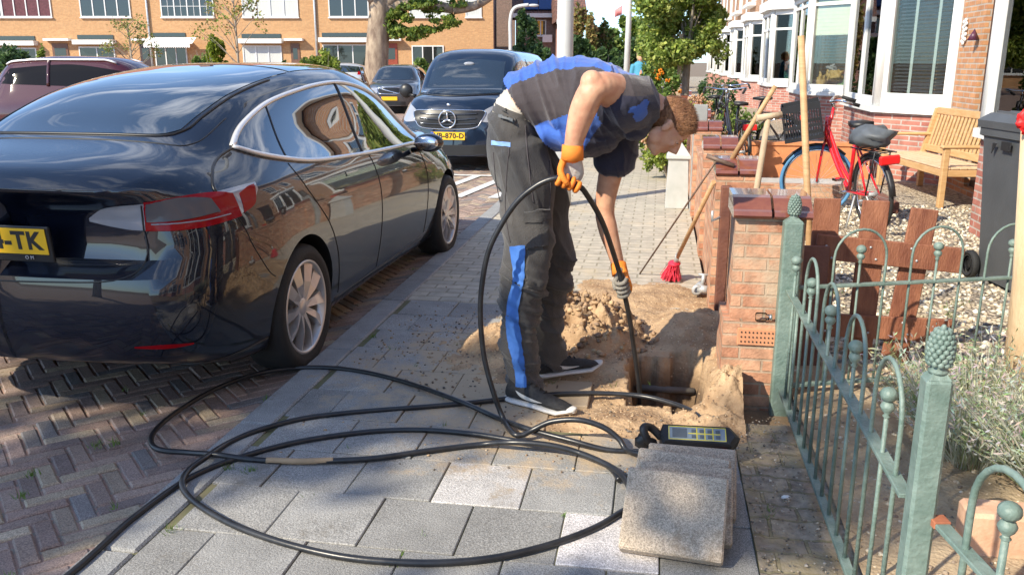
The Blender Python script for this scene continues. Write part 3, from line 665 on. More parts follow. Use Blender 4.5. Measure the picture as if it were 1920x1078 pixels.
g4=pebbles('sand_grains',-1.5,.37,3.0,6.3,15000,[(.45,.31,.18),(.55,.4,.24),(.36,.24,.14),(.62,.48,.32),(.25,.17,.11)],.0022,.0065,zf=zsand); tag(g4,'loose grains and crumbs of sand over the spoil and nearby tiles','sand grains',kind='stuff')
# conduit and brick edge visible in the pit
m=MB(); m.tube([(-.06,4.29,-.15),(.24,4.31,-.16)],.018,12); tag(m.build('buried_pipe',mat('old grey pipe',(.13,.12,.11),.7)),'dark buried pipe across the far wall of the pit','pipe')
# ---------------------------------------------------------------- garden wall and piers
capm=mat('glazed cap tile',(.16,.05,.035),.16,c2=(.24,.085,.05),scale=14,coat=.6)
mortar=mat('mortar',(.5,.45,.38),.9,var=.2)
def cap_tiles(par,x0,x1,yf,yb,z):
    n=2; wd=(x1-x0-.012)/n
    prof=[(yf-.02,z),(yf-.028,z+.012),(yf-.02,z+.03),(yf+.0,z+.036),(yf+.02,z+.05),(yf+.07,z+.08),(yf+.10,z+.088),(yb+.02,z+.09),(yb+.02,z)]
    for k in range(n):
        a=x0+k*(wd+.012); m=MB(); m.prism([(q[0],q[1]) for q in prof],0,wd,X=Matrix(((0,0,1,a),(1,0,0,0),(0,1,0,rnd(-.003,.003)),(0,0,0,1))),sm=False); m.build('cap_tile',capm,par)
m=MB()
x0,x1,yf,yb=.35,.665,3.92,4.20
m.box(x0-.02,x1-.01,yf-.03,yb+.02,-.4,.355); m.box(x0+.01,x1,yf+.02,yb,.355,.825)
pier=m.build('brick_pier',garden_brick); tag(pier,'pink-orange brick gate pier with an air grille, beside the green fence post','pier')
cap_tiles(pier,x0-.005,x1+.02,yf+.005,yb,.825)
gr=MB(); gr.cbox(.395,.585,yf-.042,yf-.028,.245,.325,.003); gr=gr.build('air_grille',mat('terracotta',(.6,.27,.14),.7,var=.1),pier)
q=MB()
for i in range(10):
    for j in range(3): q.tube([(.413+i*.0172,yf-.041,.263+j*.022),(.411+i*.0172,yf-.0435,.263+j*.022)],.0042,6)
q.build('grille_hole',ink,gr)
# wall going up the street
m=MB(); m.box(.385,.565,5.27,36,-.1,.66); wl=m.build('garden_wall',garden_brick); tag(wl,'low garden wall of orange brick with capped piers, running up the street','wall')
m=MB()
y=5.5
m.box(.37,.58,5.49,36,.66,.70); m.build('coping',garden_brick,wl)
for k,y in enumerate([5.25,6.85,8.7,10.7,12.9,15.2,17.6,20.2,23]):
    m=MB(); m.box(.352,.602,y,y+.24,-.09,.845); p=m.build('pier',garden_brick,wl); cap_tiles(p,.345,.61,y+.01,y+.24,.845)
# timber gate post
m=MB(); m.cbox(.375,.435,5.1,5.17,.05,.80,.006); o=m.build('gate_post',wood_dark); tag(o,'dark brown timber gate post fixed to the second brick pier','post')
m=MB(); m.tube([(.375,5.11,.62),(.33,5.09,.60),(.33,5.09,.66)],.008,8); m.build('latch',galv,o)
# ---------------------------------------------------------------- wooden gate swung open
gt=empty('wooden_gate',(.8,4.45,0),0,'red-stained plank gate standing open behind the green fence','gate')
def bd(name,a,b,wd,th,mtl,par,off=(0,0,0)):
    a,b=Vector(a),Vector(b); L_=(b-a).length; X=frame(a,b,(1,0,0)); m=MB(); m.cbox(-th/2,th/2,-wd/2,wd/2,0,L_,.004,X=X); o=m.build(name,mtl,par); o.matrix_parent_inverse=Matrix.Translation(-Vector((.8,4.45,0))) ; return o
for (a,b) in [((.85,4.45,.02),(.845,4.47,.84)),((1.06,4.45,.02),(1.075,4.47,.835)),((1.235,4.45,.02),(1.305,4.47,.80))]: bd('plank',a,b,.128,.02,wood_red,gt)
bd('rail',(.80,4.43,.605),(1.495,4.43,.555),.125,.022,wood_red,gt)
bd('rail',(.80,4.43,.20),(1.49,4.43,.195),.12,.022,wood_red,gt)
m=MB()
for x in(.85,1.06,1.25):
    for z in(.2,.58): m.ell((x-.8,-.033,z+.03),(.006,.004,.006)); m.ell((x-.8+.03,-.033,z-.03),(.006,.004,.006))
m.build('screws',galv,gt)
# dark board leaning behind the pier
m=MB(); m.cbox(-.1,.1,-.01,.01,0,.62,.004,X=TR((.76,4.33,.0),rx=R_(-4))); tag(m.build('hinge_board',wood_dark),'dark board in shade between the brick pier and the red gate','board')
# ---------------------------------------------------------------- iron fence
fg=mat('green fence paint',(.115,.175,.15),.5,c2=(.22,.29,.255),scale=14,bump=.35,bscale=80,detail=9)
rust=mat('rusty paint',(.35,.12,.06),.8,var=.3,scale=30)
def fencepost(x,y,lab,hb=.825,w_=.082,grp='posts of the green iron fence'):
    r=empty('fence_post',(x,y,0),0,lab,'fence post',grp)
    m=MB(); h=w_/2; m.cbox(-h,h,-h,h,-.2,hb,.007); m.rings([[(-h+.004,-h+.004,hb-.001),(h-.004,-h+.004,hb-.001),(h-.004,h-.004,hb-.001),(-h+.004,h-.004,hb-.001)],[(-h*.45,-h*.45,hb+.014),(h*.45,-h*.45,hb+.014),(h*.45,h*.45,hb+.014),(-h*.45,h*.45,hb+.014)]],sm=False)
    m.build('shaft',fg,r)
    # pine cone: stacked scales
    nv=0
    prof=[(.001,0),(.024,.0),(.027,.006),(.019,.013),(.028,.02)]
    m=MB(); m.lathe([(a,hb+.01+z) for a,z in prof],20)
    m.ell((0,0,hb+.068),(.030,.030,.042),n=16,m=10)
    for q in range(8):
        t=q/7.; z=hb+.034+t*.070; rr=.033*math.sqrt(max(.05,1-((t-.35)/.78)**2))
        for k in range(11):
            a=2*math.pi*(k+.5*(q%2))/11; m.ell((rr*math.cos(a)*.9,rr*math.sin(a)*.9,z),(.0088,.0088,.0075),n=7,m=5)
    m.ell((0,0,hb+.111),(.008,.008,.009)); f_=m.build('pine_cone_finial',fg,r)
    for v in f_.data.vertices: v.co.x*=.82; v.co.y*=.82
    return r
fencepost(.60,3.88,'green iron fence post with pine cone finial, standing before the brick pier')
fencepost(.622,1.90,'nearest green iron fence post, thick with a pine cone finial',.835,.056)
def bud(m,x,y,z):   # pumpkin-shaped double knob
    m.lathe([(.004,-.06),(.006,-.03),(.011,-.024),(.006,-.018),(.015,-.008),(.019,.002),(.014,.012),(.007,.017)],10,X=TR((x,y,z)))
    vs=[];n=24
    R=[]
    for i in range(9):
        th=math.pi*i/8; rr=.023*math.sin(th); R.append([( x+rr*(1-.1*abs(math.cos(6*2*math.pi*k/n)))*math.cos(2*math.pi*k/n), y+rr*(1-.1*abs(math.cos(6*2*math.pi*k/n)))*math.sin(2*math.pi*k/n), z+.034-.02*math.cos(th)) for k in range(n)])
    m.rings(R)
def fpanel(name,a,b,lab,n=None,zr=.52,zb=.055,ztop=.775,start=.08,rail_r=True,buds=True,r=.0065,group=None):
    a=Vector(a);b=Vector(b);L_=(b-a).length; rz=math.atan2(b.y-a.y,b.x-a.x); root=empty(name,a,rz,lab,'fence',group)
    m=MB(); m.cbox(0,L_,-.017,.017,zr-.006,zr+.006,.002); m.build('rail',fg,root)
    m=MB(); m.cbox(0,L_,-.014,.014,zb-.008,zb+.008,.002); m.build('rail',fg,root)
    per=.128; k=0; x=start
    while x<L_-.03:
        ph=k%3
        if ph==1:
            m=MB(); m.tube([(x,0,zb),(x,0,zr+.12)],r*.95,8)
            bud(m,x,0,zr+.13); m.build('bud_bar',fg,root)
        elif ph==0 and x+2*per<L_:
            rr=per; pts=[(x,0,zb),(x,0,zr),(x,0,ztop-rr)]
            for q in range(1,12):
                t=math.pi*q/12; pts.append((x+rr-rr*math.cos(t),0,ztop-rr+rr*math.sin(t)))
            pts+=[(x+2*rr,0,ztop-rr),(x+2*rr,0,zr),(x+2*rr,0,zb)]
            m=MB(); m.tube(pts,r,8); m.build('hoop',fg,root)
        elif ph==0:
            m=MB(); m.tube([(x,0,zb),(x,0,zr)],r,8); m.build('bar',fg,root)
        x+=per*(1 if ph!=2 else 1); k+=1
    return root
fpanel('iron_fence_panel',(.605,1.95,0),(.60,3.84,0),'green hooped iron fence panel between the two posts, beside the tile stack',start=.10)
fpanel('iron_fence_panel',(.64,3.90,0),(2.0,4.38,0),'green hooped iron fence panel standing in front of the red plank gate',start=.17,r=.006)
p2=fpanel('iron_fence_panel',(.66,1.86,0),(.90,.4,0),'green hooped iron fence panel nearest the camera, its rail end rusty',start=.10,zr=.50,r=.008,ztop=.74)
m=MB(); m.cbox(-.035,.002,-.019,.019,.492,.51,.002); m.build('rail_end',rust,p2)
# ---------------------------------------------------------------- pavement tiles lifted into a slumped stack
tilem=tonemat('lifted concrete tile',.9,260,.4,.8,stain=((.27,.185,.11),4.5,.55),bs=140)
tl=['worn sandy paving tile lying on top at the front of the stack','second paving tile, propped just behind and under the front one','third paving tile of the slumped stack, its right edge showing','paving tile at the back of the stack, before the black detector','lowest paving tile, lying flat under the stack']
tp=[]
for i,(xx,tt,rz,s) in enumerate(((.100,44,0,.318),(.135,43,4,.30),(.120,41,-3,.31),(.160,38,4,.30))):
    yy=2.43+.08*i; c_,s_=math.cos(R_(tt)),math.sin(R_(tt)); tp.append(((xx,yy+c_*.134-s_*.025,.004+s_*.134+c_*.025),tt,rz,s))
tp.append(((.155,2.95,.03),0,1,.31))
for (p,tx,rz,s),lb in zip(tp,tl):
    m=MB(); h=s/2; hy=h*(.84 if tx else 1); m.cbox(-h,h,-hy,hy,-.025,.025,.006); k=rnd(.85,1.1); o=m.build('paving_tile',tilem,cols=[(.46*k,.375*k,.285*k,1)]*26); o.location=p; o.rotation_euler=(R_(tx),0,R_(rz-6)); tag(o,lb,'paving tile','lifted paving tiles in the stack')
# ---------------------------------------------------------------- cable detector / meter in its black case
dv=empty('cable_detector',(.19,3.13,.10),R_(3),'black handheld detector with a blue and yellow keypad face lying behind the tile stack','detector'); dv.rotation_euler=(R_(28),0,R_(2))
m=MB(); m.rings([[(-.12,-.038,-.03),(.125,-.04,-.03),(.16,0,-.03),(.125,.045,-.03),(-.12,.045,-.03),(-.135,0,-.03)],[(-.125,-.042,.018),(.13,-.044,.018),(.165,0,.018),(.13,.05,.018),(-.125,.05,.018),(-.14,0,.018)],[(-.115,-.036,.03),(.12,-.038,.03),(.145,0,.03),(.12,.042,.03),(-.115,.042,.03),(-.13,0,.03)]],sm=False); m.build('case',black_pl,dv)
m=MB(); m.cbox(-.105,.112,-.031,.034,.0302,.0325,.001); pf=m.build('face_plate',mat('keypad blue grey',(.22,.27,.32),.35,var=.1),dv)
m=MB(); m.box(-.104,.111,-.030,-.027,.0326,.0334); m.box(-.104,.111,.030,.033,.0326,.0334); m.box(-.104,-.101,-.03,.033,.0326,.0334); m.box(.108,.111,-.03,.033,.0326,.0334)
for xx in (-.0,.03,.06): m.box(xx,xx+.004,-.026,.028,.0326,.0334)
m.box(-.03,.09,-.001,.003,.0327,.0336); m.build('yellow_lines',mat('yellow print',(.7,.6,.05),.5),pf)
m=MB()
for i in range(4):
    for j in range(2): m.cbox(-.018+i*.03,.0+i*.03-.002+0*.0,-.02+j*.026,-.006+j*.026,.0327,.036,.001)
m.cbox(-.09,-.035,-.02,.024,.0327,.034,.001); m.build('keys',mat('key',(.1,.12,.14),.4),pf)
m=MB(); m.tube(crv([(-.13,0,0),(-.17,.02,.03),(-.2,.0,.05),(-.185,-.03,.02),(-.16,-.02,-.01),(-.2,-.03,-.03)],6),.016,8); m.ell((-.2,-.02,-.0),(.03,.025,.035),bump=.5); m.build('carry_strap',black_pl,dv)
m=MB(); m.cbox(.085,.115,-.062,-.045,-.01,.012,.003); m.build('red_switch',mat('red switch',(.6,.03,.02),.4),dv)
# ---------------------------------------------------------------- cable
CR=.0115
cabm=mat('black cable',(.012,.013,.016),.32,c2=(.03,.03,.032),scale=20,detail=8,bump=.05)
cabs=mat('sandy stain',(.42,.29,.17),.8,var=.2)
def gp(L_,z=CR): return [G(r[0],r[1],r[2] if len(r)>2 else z) for r in L_]
A=[(60,1130),(150,1060),(243,976),(337,907),(400,875),(480,848),(560,828),(640,815),(720,807),(800,806),(885,813),(966,826,.02),(1048,838,.03),(1110,858,.03),(1160,885,.03),(1185,925,.02),(1190,965)]
B=[(1190,965),(1175,955),(1120,987),(1040,1018),(940,1043),(840,1054),(740,1053),(640,1043),(540,1020),(450,989),(385,955),(349,925),(342,902,.03),(355,880,.035),(385,858,.035),(425,832),(480,808),(560,786),(640,775),(720,768),(800,762),(880,755),(960,746),(1040,739),(1120,737),(1200,742),(1260,756),(1300,772),(1322,792)]
C=[(1240,850),(1190,846),(1137,843),(1068,825,.03),(987,803,.035),(926,780),(857,750,.03),(763,717),(682,697),(610,689),(540,691),(470,704),(400,731),(340,766),(300,797),(283,822),(296,842),(350,848),(403,852,.03),(470,861),(526,864),(600,864),(700,859),(800,845),(900,833),(960,829,.045),(1030,834,.05),(1090,850,.03),(1140,873,.02),(1162,900,.012)]
cable=empty('cable',(0,0,0),0,'long black cable coiled over the footway, through the worker\'s gloves and down into the pit','cable')
for pts in (A,B,C):
    m=MB(); m.tube(crv(gp(pts),6),CR,10); m.build('coil',cabm,cable)
s=crv(gp([(500,863),(526,864),(560,865),(600,864),(625,863)],),6); m=MB(); m.tube([q+Vector((0,0,.001)) for q in s],CR*1.04,10); m.build('dirty_length',cabs,cable)
held=[PY(1085,350,3.42),PY(1098,362,3.45),PY(1130,418,3.6),PY(1158,500,3.78),PY(1170,548,3.80),PY(1181,600,3.86),PY(1189,655,3.92),PY(1198,722,3.95)+Vector((0,0,-.0)),]
held2=[G(1260,855,.05),G(1200,850,.03),G(1174,842,.02),G(1160,822,.05),G(1130,800,.09),G(1085,787,.11),G(1035,790,.09),G(1000,805,.05),G(980,815,.03),G(962,812,.03),PY(944,785,3.36),PY(925,735,3.38),PY(908,670,3.40),PY(901,600,3.40),PY(903,540,3.40),PY(915,475,3.40),PY(938,425,3.40),PY(970,378,3.40),PY(1010,346,3.40),PY(1045,334,3.40),PY(1068,338,3.41)]
p=held2+held
last=p[-1]; p+=[last+Vector((.01,.02,-.15)),last+Vector((.02,.05,-.35))]
m=MB(); m.tube(crv(p,7),CR,12); m.build('held_length',cabm,cable)
# ---------------------------------------------------------------- vehicles
def pchip(xs,ys,x):
    n=len(xs); h=[xs[i+1]-xs[i] for i in range(n-1)]; d=[(ys[i+1]-ys[i])/h[i] for i in range(n-1)]
    m=[0]*n; m[0]=d[0]; m[-1]=d[-1]
    for i in range(1,n-1):
        if d[i-1]*d[i]<=0: m[i]=0
        else:
            w1=2*h[i]+h[i-1]; w2=h[i]+2*h[i-1]; m[i]=(w1+w2)/(w1/d[i-1]+w2/d[i])
    x=min(max(x,xs[0]),xs[-1])
    for i in range(n-1):
        if x<=xs[i+1]: break
    t=(x-xs[i])/h[i]
    return (1+2*t)*(1-t)**2*ys[i]+t*(1-t)**2*h[i]*m[i]+t*t*(3-2*t)*ys[i+1]+t*t*(t-1)*h[i]*m[i+1]
def bspl(cp,n):
    cp=[Vector(c) for c in cp]; P=[cp[0],cp[0]]+cp+[cp[-1],cp[-1]]; K=len(P)-3; out=[]
    for q in range(n+1):
        u=q/n*K; i=min(int(u),K-1); t=u-i; a,b,c,d=P[i:i+4]
        out.append((a*(1-t)**3+b*(3*t**3-6*t*t+4)+c*(-3*t**3+3*t*t+3*t+1)+d*t**3)/6)
    return out
def car_body(T,xs,n=34,warp=None):
    # T: dict name->(xlist, ylist)
    g=lambda k,x: pchip(*T[k],x)
    rings=[]
    for x in xs:
        W=g('W',x); zt=g('zt',x); zb=g('zb',x); zsh=g('zsh',x); wsh=g('wsh',x); zbe=g('zbe',x); wbe=g('wbe',x); zr=g('zr',x); wr=g('wr',x); wm=g('wm',x); zm=g('zm',x)
        cp=[(0,zb),(wm*.55*W,zb),((wm-.13)*W,zb),((wm-.07)*W,zb+.03),((wm-.035)*W,zb+(zm-zb)*.45),(wm*W,zm),(wm*W,zm+(zsh-zm)*.55),(wsh*W,zsh),(wbe*W,zbe),((wbe*.45+wr*.55)*W,zbe*.45+zr*.55),(wr*W,zr),(wr*.8*W,zr+(zt-zr)*.68),(wr*.42*W,zt),(0,zt)]
        h=bspl([(a,b,0) for a,b in cp],n)
        r=[(x,-p.x,p.y) for p in h]+[(x,p.x,p.y) for p in reversed(h[1:-1])]
        if warp: r=[warp(*q) for q in r]
        rings.append(r)
    return rings
def boolcut(o,cutters):
    for c in cutters:
        md=o.modifiers.new('b','BOOLEAN'); md.operation='DIFFERENCE'; md.solver='EXACT'; md.object=c
    me=evalmesh(o); o.modifiers.clear(); o.data=me
    for c in cutters: bpy.data.objects.remove(c)
def sharp(o,a=32):
    o.data.polygons.foreach_set('use_smooth',[True]*len(o.data.polygons))
    o.data.set_sharp_from_angle(angle=R_(a))
class Proj:
    def __init__(s,o): s.t=BVHTree.FromPolygons([v.co.copy() for v in o.data.vertices],[list(p.vertices) for p in o.data.polygons])
    def ray(s,o,d,off):
        h=s.t.ray_cast(Vector(o),Vector(d).normalized())
        if h[0] is None:
            h=s.t.find_nearest(Vector(o)+Vector(d).normalized()*Vector(o).length)
        n=h[1]; 
        if n.dot(Vector(d))>0: n=-n
        return h[0]+n*off
    zm=staticmethod(lambda v:v)
    def mp(s,mode,sg=-1,cx=.2):
        f=s.mp0(mode,sg,cx)
        return f if mode=='top' else (lambda u,v,off: f(u,s.zm(v),off))
    def mp0(s,mode,sg=-1,cx=.2):
        if mode=='side': return lambda u,v,off: s.ray((u,sg*3,v),(0,-sg,0),off)
        if mode=='rear': return lambda u,v,off: s.ray((-5,u,v),(1,0,0),off)
        if mode=='front': return lambda u,v,off: s.ray((8,u,v),(-1,0,0),off)
        if mode=='top': return lambda u,v,off: s.ray((u,v,4),(0,0,-1),off)
        if mode=='wrap': return lambda u,v,off: s.ray((cx+3*math.cos(R_(u)),sg*3*math.sin(R_(u)),v),(-math.cos(R_(u)),-sg*math.sin(R_(u)),0),off)
def resample(pts,n):
    pts=crv([(a,b,0) for a,b in pts],10) if len(pts)>2 else [Vector((a,b,0)) for a,b in pts]
    d=[0]
    for i in range(1,len(pts)): d.append(d[-1]+(pts[i]-pts[i-1]).length)
    out=[]
    for k in range(n+1):
        t=d[-1]*k/n; i=1
        while i<len(pts)-1 and d[i]<t: i+=1
        w_=(t-d[i-1])/max(1e-9,d[i]-d[i-1]); q=pts[i-1].lerp(pts[i],w_); out.append((q.x,q.y))
    return out
def patch(name,pj,lo,up,mtl,par,n=24,m_=8,off=.004,skirt=.006):
    lo=resample(lo,n); up=resample(up,n); P=[]
    for i in range(n+1):
        row=[]
        for j in range(m_+1):
            t=j/m_; u=lo[i][0]*(1-t)+up[i][0]*t; v=lo[i][1]*(1-t)+up[i][1]*t
            e=(i in(0,n) or j in(0,m_)); row.append(pj(u,v,off))
        P.append(row)
    m=MB(); m.grid(P)
    # skirt
    bd_=[P[i][0] for i in range(n+1)]+[P[n][j] for j in range(1,m_+1)]+[P[i][m_] for i in range(n-1,-1,-1)]+[P[0][j] for j in range(m_-1,0,-1)]
    ctr=sum(bd_,Vector())/len(bd_); dn=[]
    nn=(P[n//2][m_//2+0]-pj((lo[n//2][0]+up[n//2][0])/2,(lo[n//2][1]+up[n//2][1])/2,off-.02)); nn=nn.normalized() if nn.length>1e-6 else Vector((0,0,1))
    dn=[q-nn*skirt for q in bd_]; K=len(bd_)
    m.add(bd_+dn,[(i,K+i,K+(i+1)%K,(i+1)%K) for i in range(K)],0,False)
    o=m.build(name,mtl,par); return o
def line(name,pj,pts,r,mtl,par,n=40,off=.002,closed=False,nn=6,flat=1.):
    q=resample(pts,n); m=MB(); P=[pj(a,b,off) for a,b in q]; m.tube(P,r,nn,flat=flat); return m.build(name,mtl,par)
def wheel(par,loc,R=.334,rr=.245,wd=.235,side=-1,blades=10,rim=None,style='blade',name='wheel'):
    w_=empty(name,loc,0); w_.parent=par; w_.location=loc
    X=Matrix.Rotation(R_(90)*(-side*-1),4,'X') # local z -> outward
    X=Matrix(((1,0,0,0),(0,0,side,0),(0,-side,0,0),(0,0,0,1)))
    m=MB(); h=wd/2
    m.lathe([(rr,-h*.9),(rr+.03,-h),(R-.03,-h),(R-.006,-h*.8),(R,-h*.5),(R,h*.5),(R-.006,h*.8),(R-.03,h),(rr+.03,h),(rr+.006,h*.93),(rr,h*.9)],48,X=X)
    m.build('tyre',rubber,w_)
    m=MB(); m.lathe([(rr+.003,h*.78),(rr+.005,h*.93),(rr-.004,h*.96),(rr-.014,h*.9),(rr-.02,h*.3),(rr-.02,-h*.8)],48,X=X)
    for k in range(blades):
        a=2*math.pi*k/blades+(.0 if k%2==0 else .05)
        B=X@Matrix.Rotation(a,4,'Z')
        w0,w1=(.016,.036) if style=='blade' else (.02,.017)
        z0,z1=h*.72,h*.90
        vs=[(.035,-w0,z0),(.035,w0,z0),(.035,w0,z0-.025),(.035,-w0,z0-.025),(rr*.55,-w0*1.3,z1+.004),(rr*.55,w0*1.5,z1-.012),(rr*.55,w0*1.5,z0-.02),(rr*.55,-w0*1.3,z0-.02),(rr-.012,-w1,z1),(rr-.012,w1*.75,z1-.02),(rr-.012,w1*.75,z0-.02),(rr-.012,-w1,z0-.02)]
        m.add(vs,[(0,1,5,4),(1,2,6,5),(2,3,7,6),(3,0,4,7),(4,5,9,8),(5,6,10,9),(6,7,11,10),(7,4,8,11),(0,3,2,1),(8,9,10,11)],0,False,B)
    m.lathe([(.001,h*.78),(.028,h*.78),(.05,h*.72),(.055,h*.6)],20,X=X)
    m.build('rim',rim or MT['rim silver'],w_)
    m=MB(); bd_r=min(.15,rr*.62); m.lathe([(.001,h*.1),(bd_r,h*.1),(bd_r,-.0),(.001,0)],30,X=X); m.build('brake_disc',galv,w_)
    m=MB(); m.lathe([(.001,-h*.1),(rr-.004,-h*.1),(rr-.004,-h*.3),(.001,-h*.3)],30,X=X); m.build('wheel_back',ink,w_)
    return w_
mat('rim silver',(.62,.6,.58),.28,metal=.55,var=.05)
def paintmat(name,c,rough=.25,flake=0.,coat=1):
    k=NT(name); b=k.b; b.inputs['Base Color'].default_value=C4(c); b.inputs['Roughness'].default_value=rough; b.inputs['Coat Weight'].default_value=coat; b.inputs['Coat Roughness'].default_value=.01; b.inputs['Coat IOR'].default_value=1.65; b.inputs['Metallic'].default_value=flake; b.inputs['Specular IOR Level'].default_value=.15
    MT[name]=k.mat; return k.mat
tpaint=paintmat('deep blue black paint',(.003,.005,.013),.35,.0)
cglass=mat('car glass',(.012,.018,.022),.0,var=0,spec=1.,coat=1); cglass.node_tree.nodes['Principled BSDF'].inputs['Coat IOR'].default_value=1.9
redlens=mat('red lens',(.30,.004,.008),.12,var=0,spec=.2)
clearlens=mat('clear lens',(.3,.31,.34),.1,var=.1,scale=3,coat=1)
trim=mat('satin black trim',(.015,.015,.016),.4,var=0)
brushed=mat('bright trim',(.85,.84,.83),.3,metal=.5,var=0)
smoke=mat('smoked lens',(.10,.095,.10),.15,var=0,spec=.3)
tinted=mat('tinted glazing',(.012,.012,.014),.02,var=0,spec=.12)
# ---- the black electric saloon at the kerb
T={'W':([-1.012,-1.01125,-1.009,-1.00525,-1.0,-.985,-.95,-.88,-.75,-.5,-.2,.3,2.3,2.9,3.2,3.45,3.6,3.68,3.71],[.01,.125,.25,.375,.5,.66,.79,.88,.94,.98,1,1,1,.985,.95,.87,.76,.6,.4]),
'zt':([-1.0,-.93,-.8,-.5,-.2,.1,.5,1.0,1.45,2.0,2.4,2.75,3.1,3.4,3.6,3.71],[1.005,1.06,1.095,1.155,1.262,1.345,1.405,1.443,1.445,1.375,1.23,1.06,.975,.88,.78,.62]),
'zb':([-1.0,-.8,-.4,.5,2.5,3.3,3.71],[.33,.27,.19,.16,.16,.17,.24]),
'zm':([-1,3.71],[.52,.50]),
'wm':([-1,-.2,.3,1.4,2.6,2.9,3.71],[.925,.935,.925,.905,.915,.925,.9]),
'zsh':([-1,-.6,0,1.,2.,3.,3.71],[.86,.93,.94,.90,.88,.80,.58]),
'wsh':([-1,-.3,.3,1.2,2.6,3.71],[.89,.90,.88,.86,.87,.8]),
'zbe':([-1,-.8,-.5,-.1,.4,1.2,2.2,2.8,3.2,3.71],[.985,1.03,1.05,1.055,1.03,1.0,.96,.95,.88,.62]),
'wbe':([-1,-.5,0,.6,2.2,2.9,3.71],[.74,.74,.77,.79,.79,.74,.6]),
'zr':([-1,-.8,-.5,-.2,.1,.4,.8,1.3,1.8,2.2,2.6,2.9,3.3,3.71],[1.0,1.065,1.115,1.20,1.28,1.33,1.37,1.378,1.325,1.2,1.03,.98,.88,.62]),
'wr':([-1,-.5,0,.6,1.3,2.,2.6,3.71],[.6,.6,.60,.61,.62,.61,.6,.5])}
ZL=lambda z: z+.11*max(0,z-.3)
def twarp(x,y,z):
    wt=1-sm(-.98,-.55,x); f=0
    if z>.25:
        f=.115*sm(1.03,.93,z)*1.0 if False else 0
    prof=[(.1,.14),(.27,.06),(.36,.0),(.52,-.035),(.64,-.03),(.70,.0),(.74,.10),(.90,.085),(.955,.03),(1.0,-.02),(1.06,-.03),(1.2,0)]
    zs=[p[0] for p in prof]; fs=[p[1] for p in prof]
    f=pchip(zs,fs,z); c=1-.8*sm(.45,.92,abs(y))*sm(.66,.74,z)*sm(1.0,.93,z)
    return (x+f*wt*c,y,ZL(z))
tes=empty('parked_car',(-2.61,4.03,-.035),R_(90-1.5),'glossy black saloon car with silver wheels parked beside the coiled cable','car',scale=.97)
xs=[-1.012,-1.01125,-1.009,-1.00525,-1.0,-.995,-.985,-.97,-.95,-.92,-.89]+[-.85+.035*i for i in range(126)]+[3.57,3.6,3.63,3.66,3.68,3.695,3.705,3.71]
m=MB(); m.rings(car_body(T,xs,44,twarp)); body=m.build('body',tpaint)
cut=[]
for ax in (0,2.875):
    for sg in (-1,1):
        c=MB(); prof=[(.001,0),(.375,0),(.378,.36),(.001,.36)]
        c.lathe(prof,64,X=Matrix(((1,0,0,ax),(0,0,sg,sg*.62),(0,-sg,0,.34),(0,0,0,1)))); o=c.build('cut',ink); bmx=bmesh.new(); bmx.from_mesh(o.data); bmesh.ops.remove_doubles(bmx,verts=bmx.verts,dist=.002); bmesh.ops.recalc_face_normals(bmx,faces=bmx.faces); bmx.to_mesh(o.data); bmx.free(); cut.append(o)
boolcut(body,cut); sharp(body,35); body.parent=tes; body.data.materials.clear(); body.data.materials.append(tpaint); body.data.materials.append(ink)
for p in body.data.polygons:   # wheel wells are bare black
    c=p.center
    for ax in (0,2.875):
        if math.hypot(c.x-ax,c.z-.34)<.38 and abs(c.y)<.92 and abs(p.normal.y)<.98 and (abs(math.hypot(c.x-ax,c.z-.34)-.376)<.006) : p.material_index=1
        if math.hypot(c.x-ax,c.z-.34)<.374 and abs(abs(c.y)-.62)<.01: p.material_index=1
pj=Proj(body); pj.zm=ZL
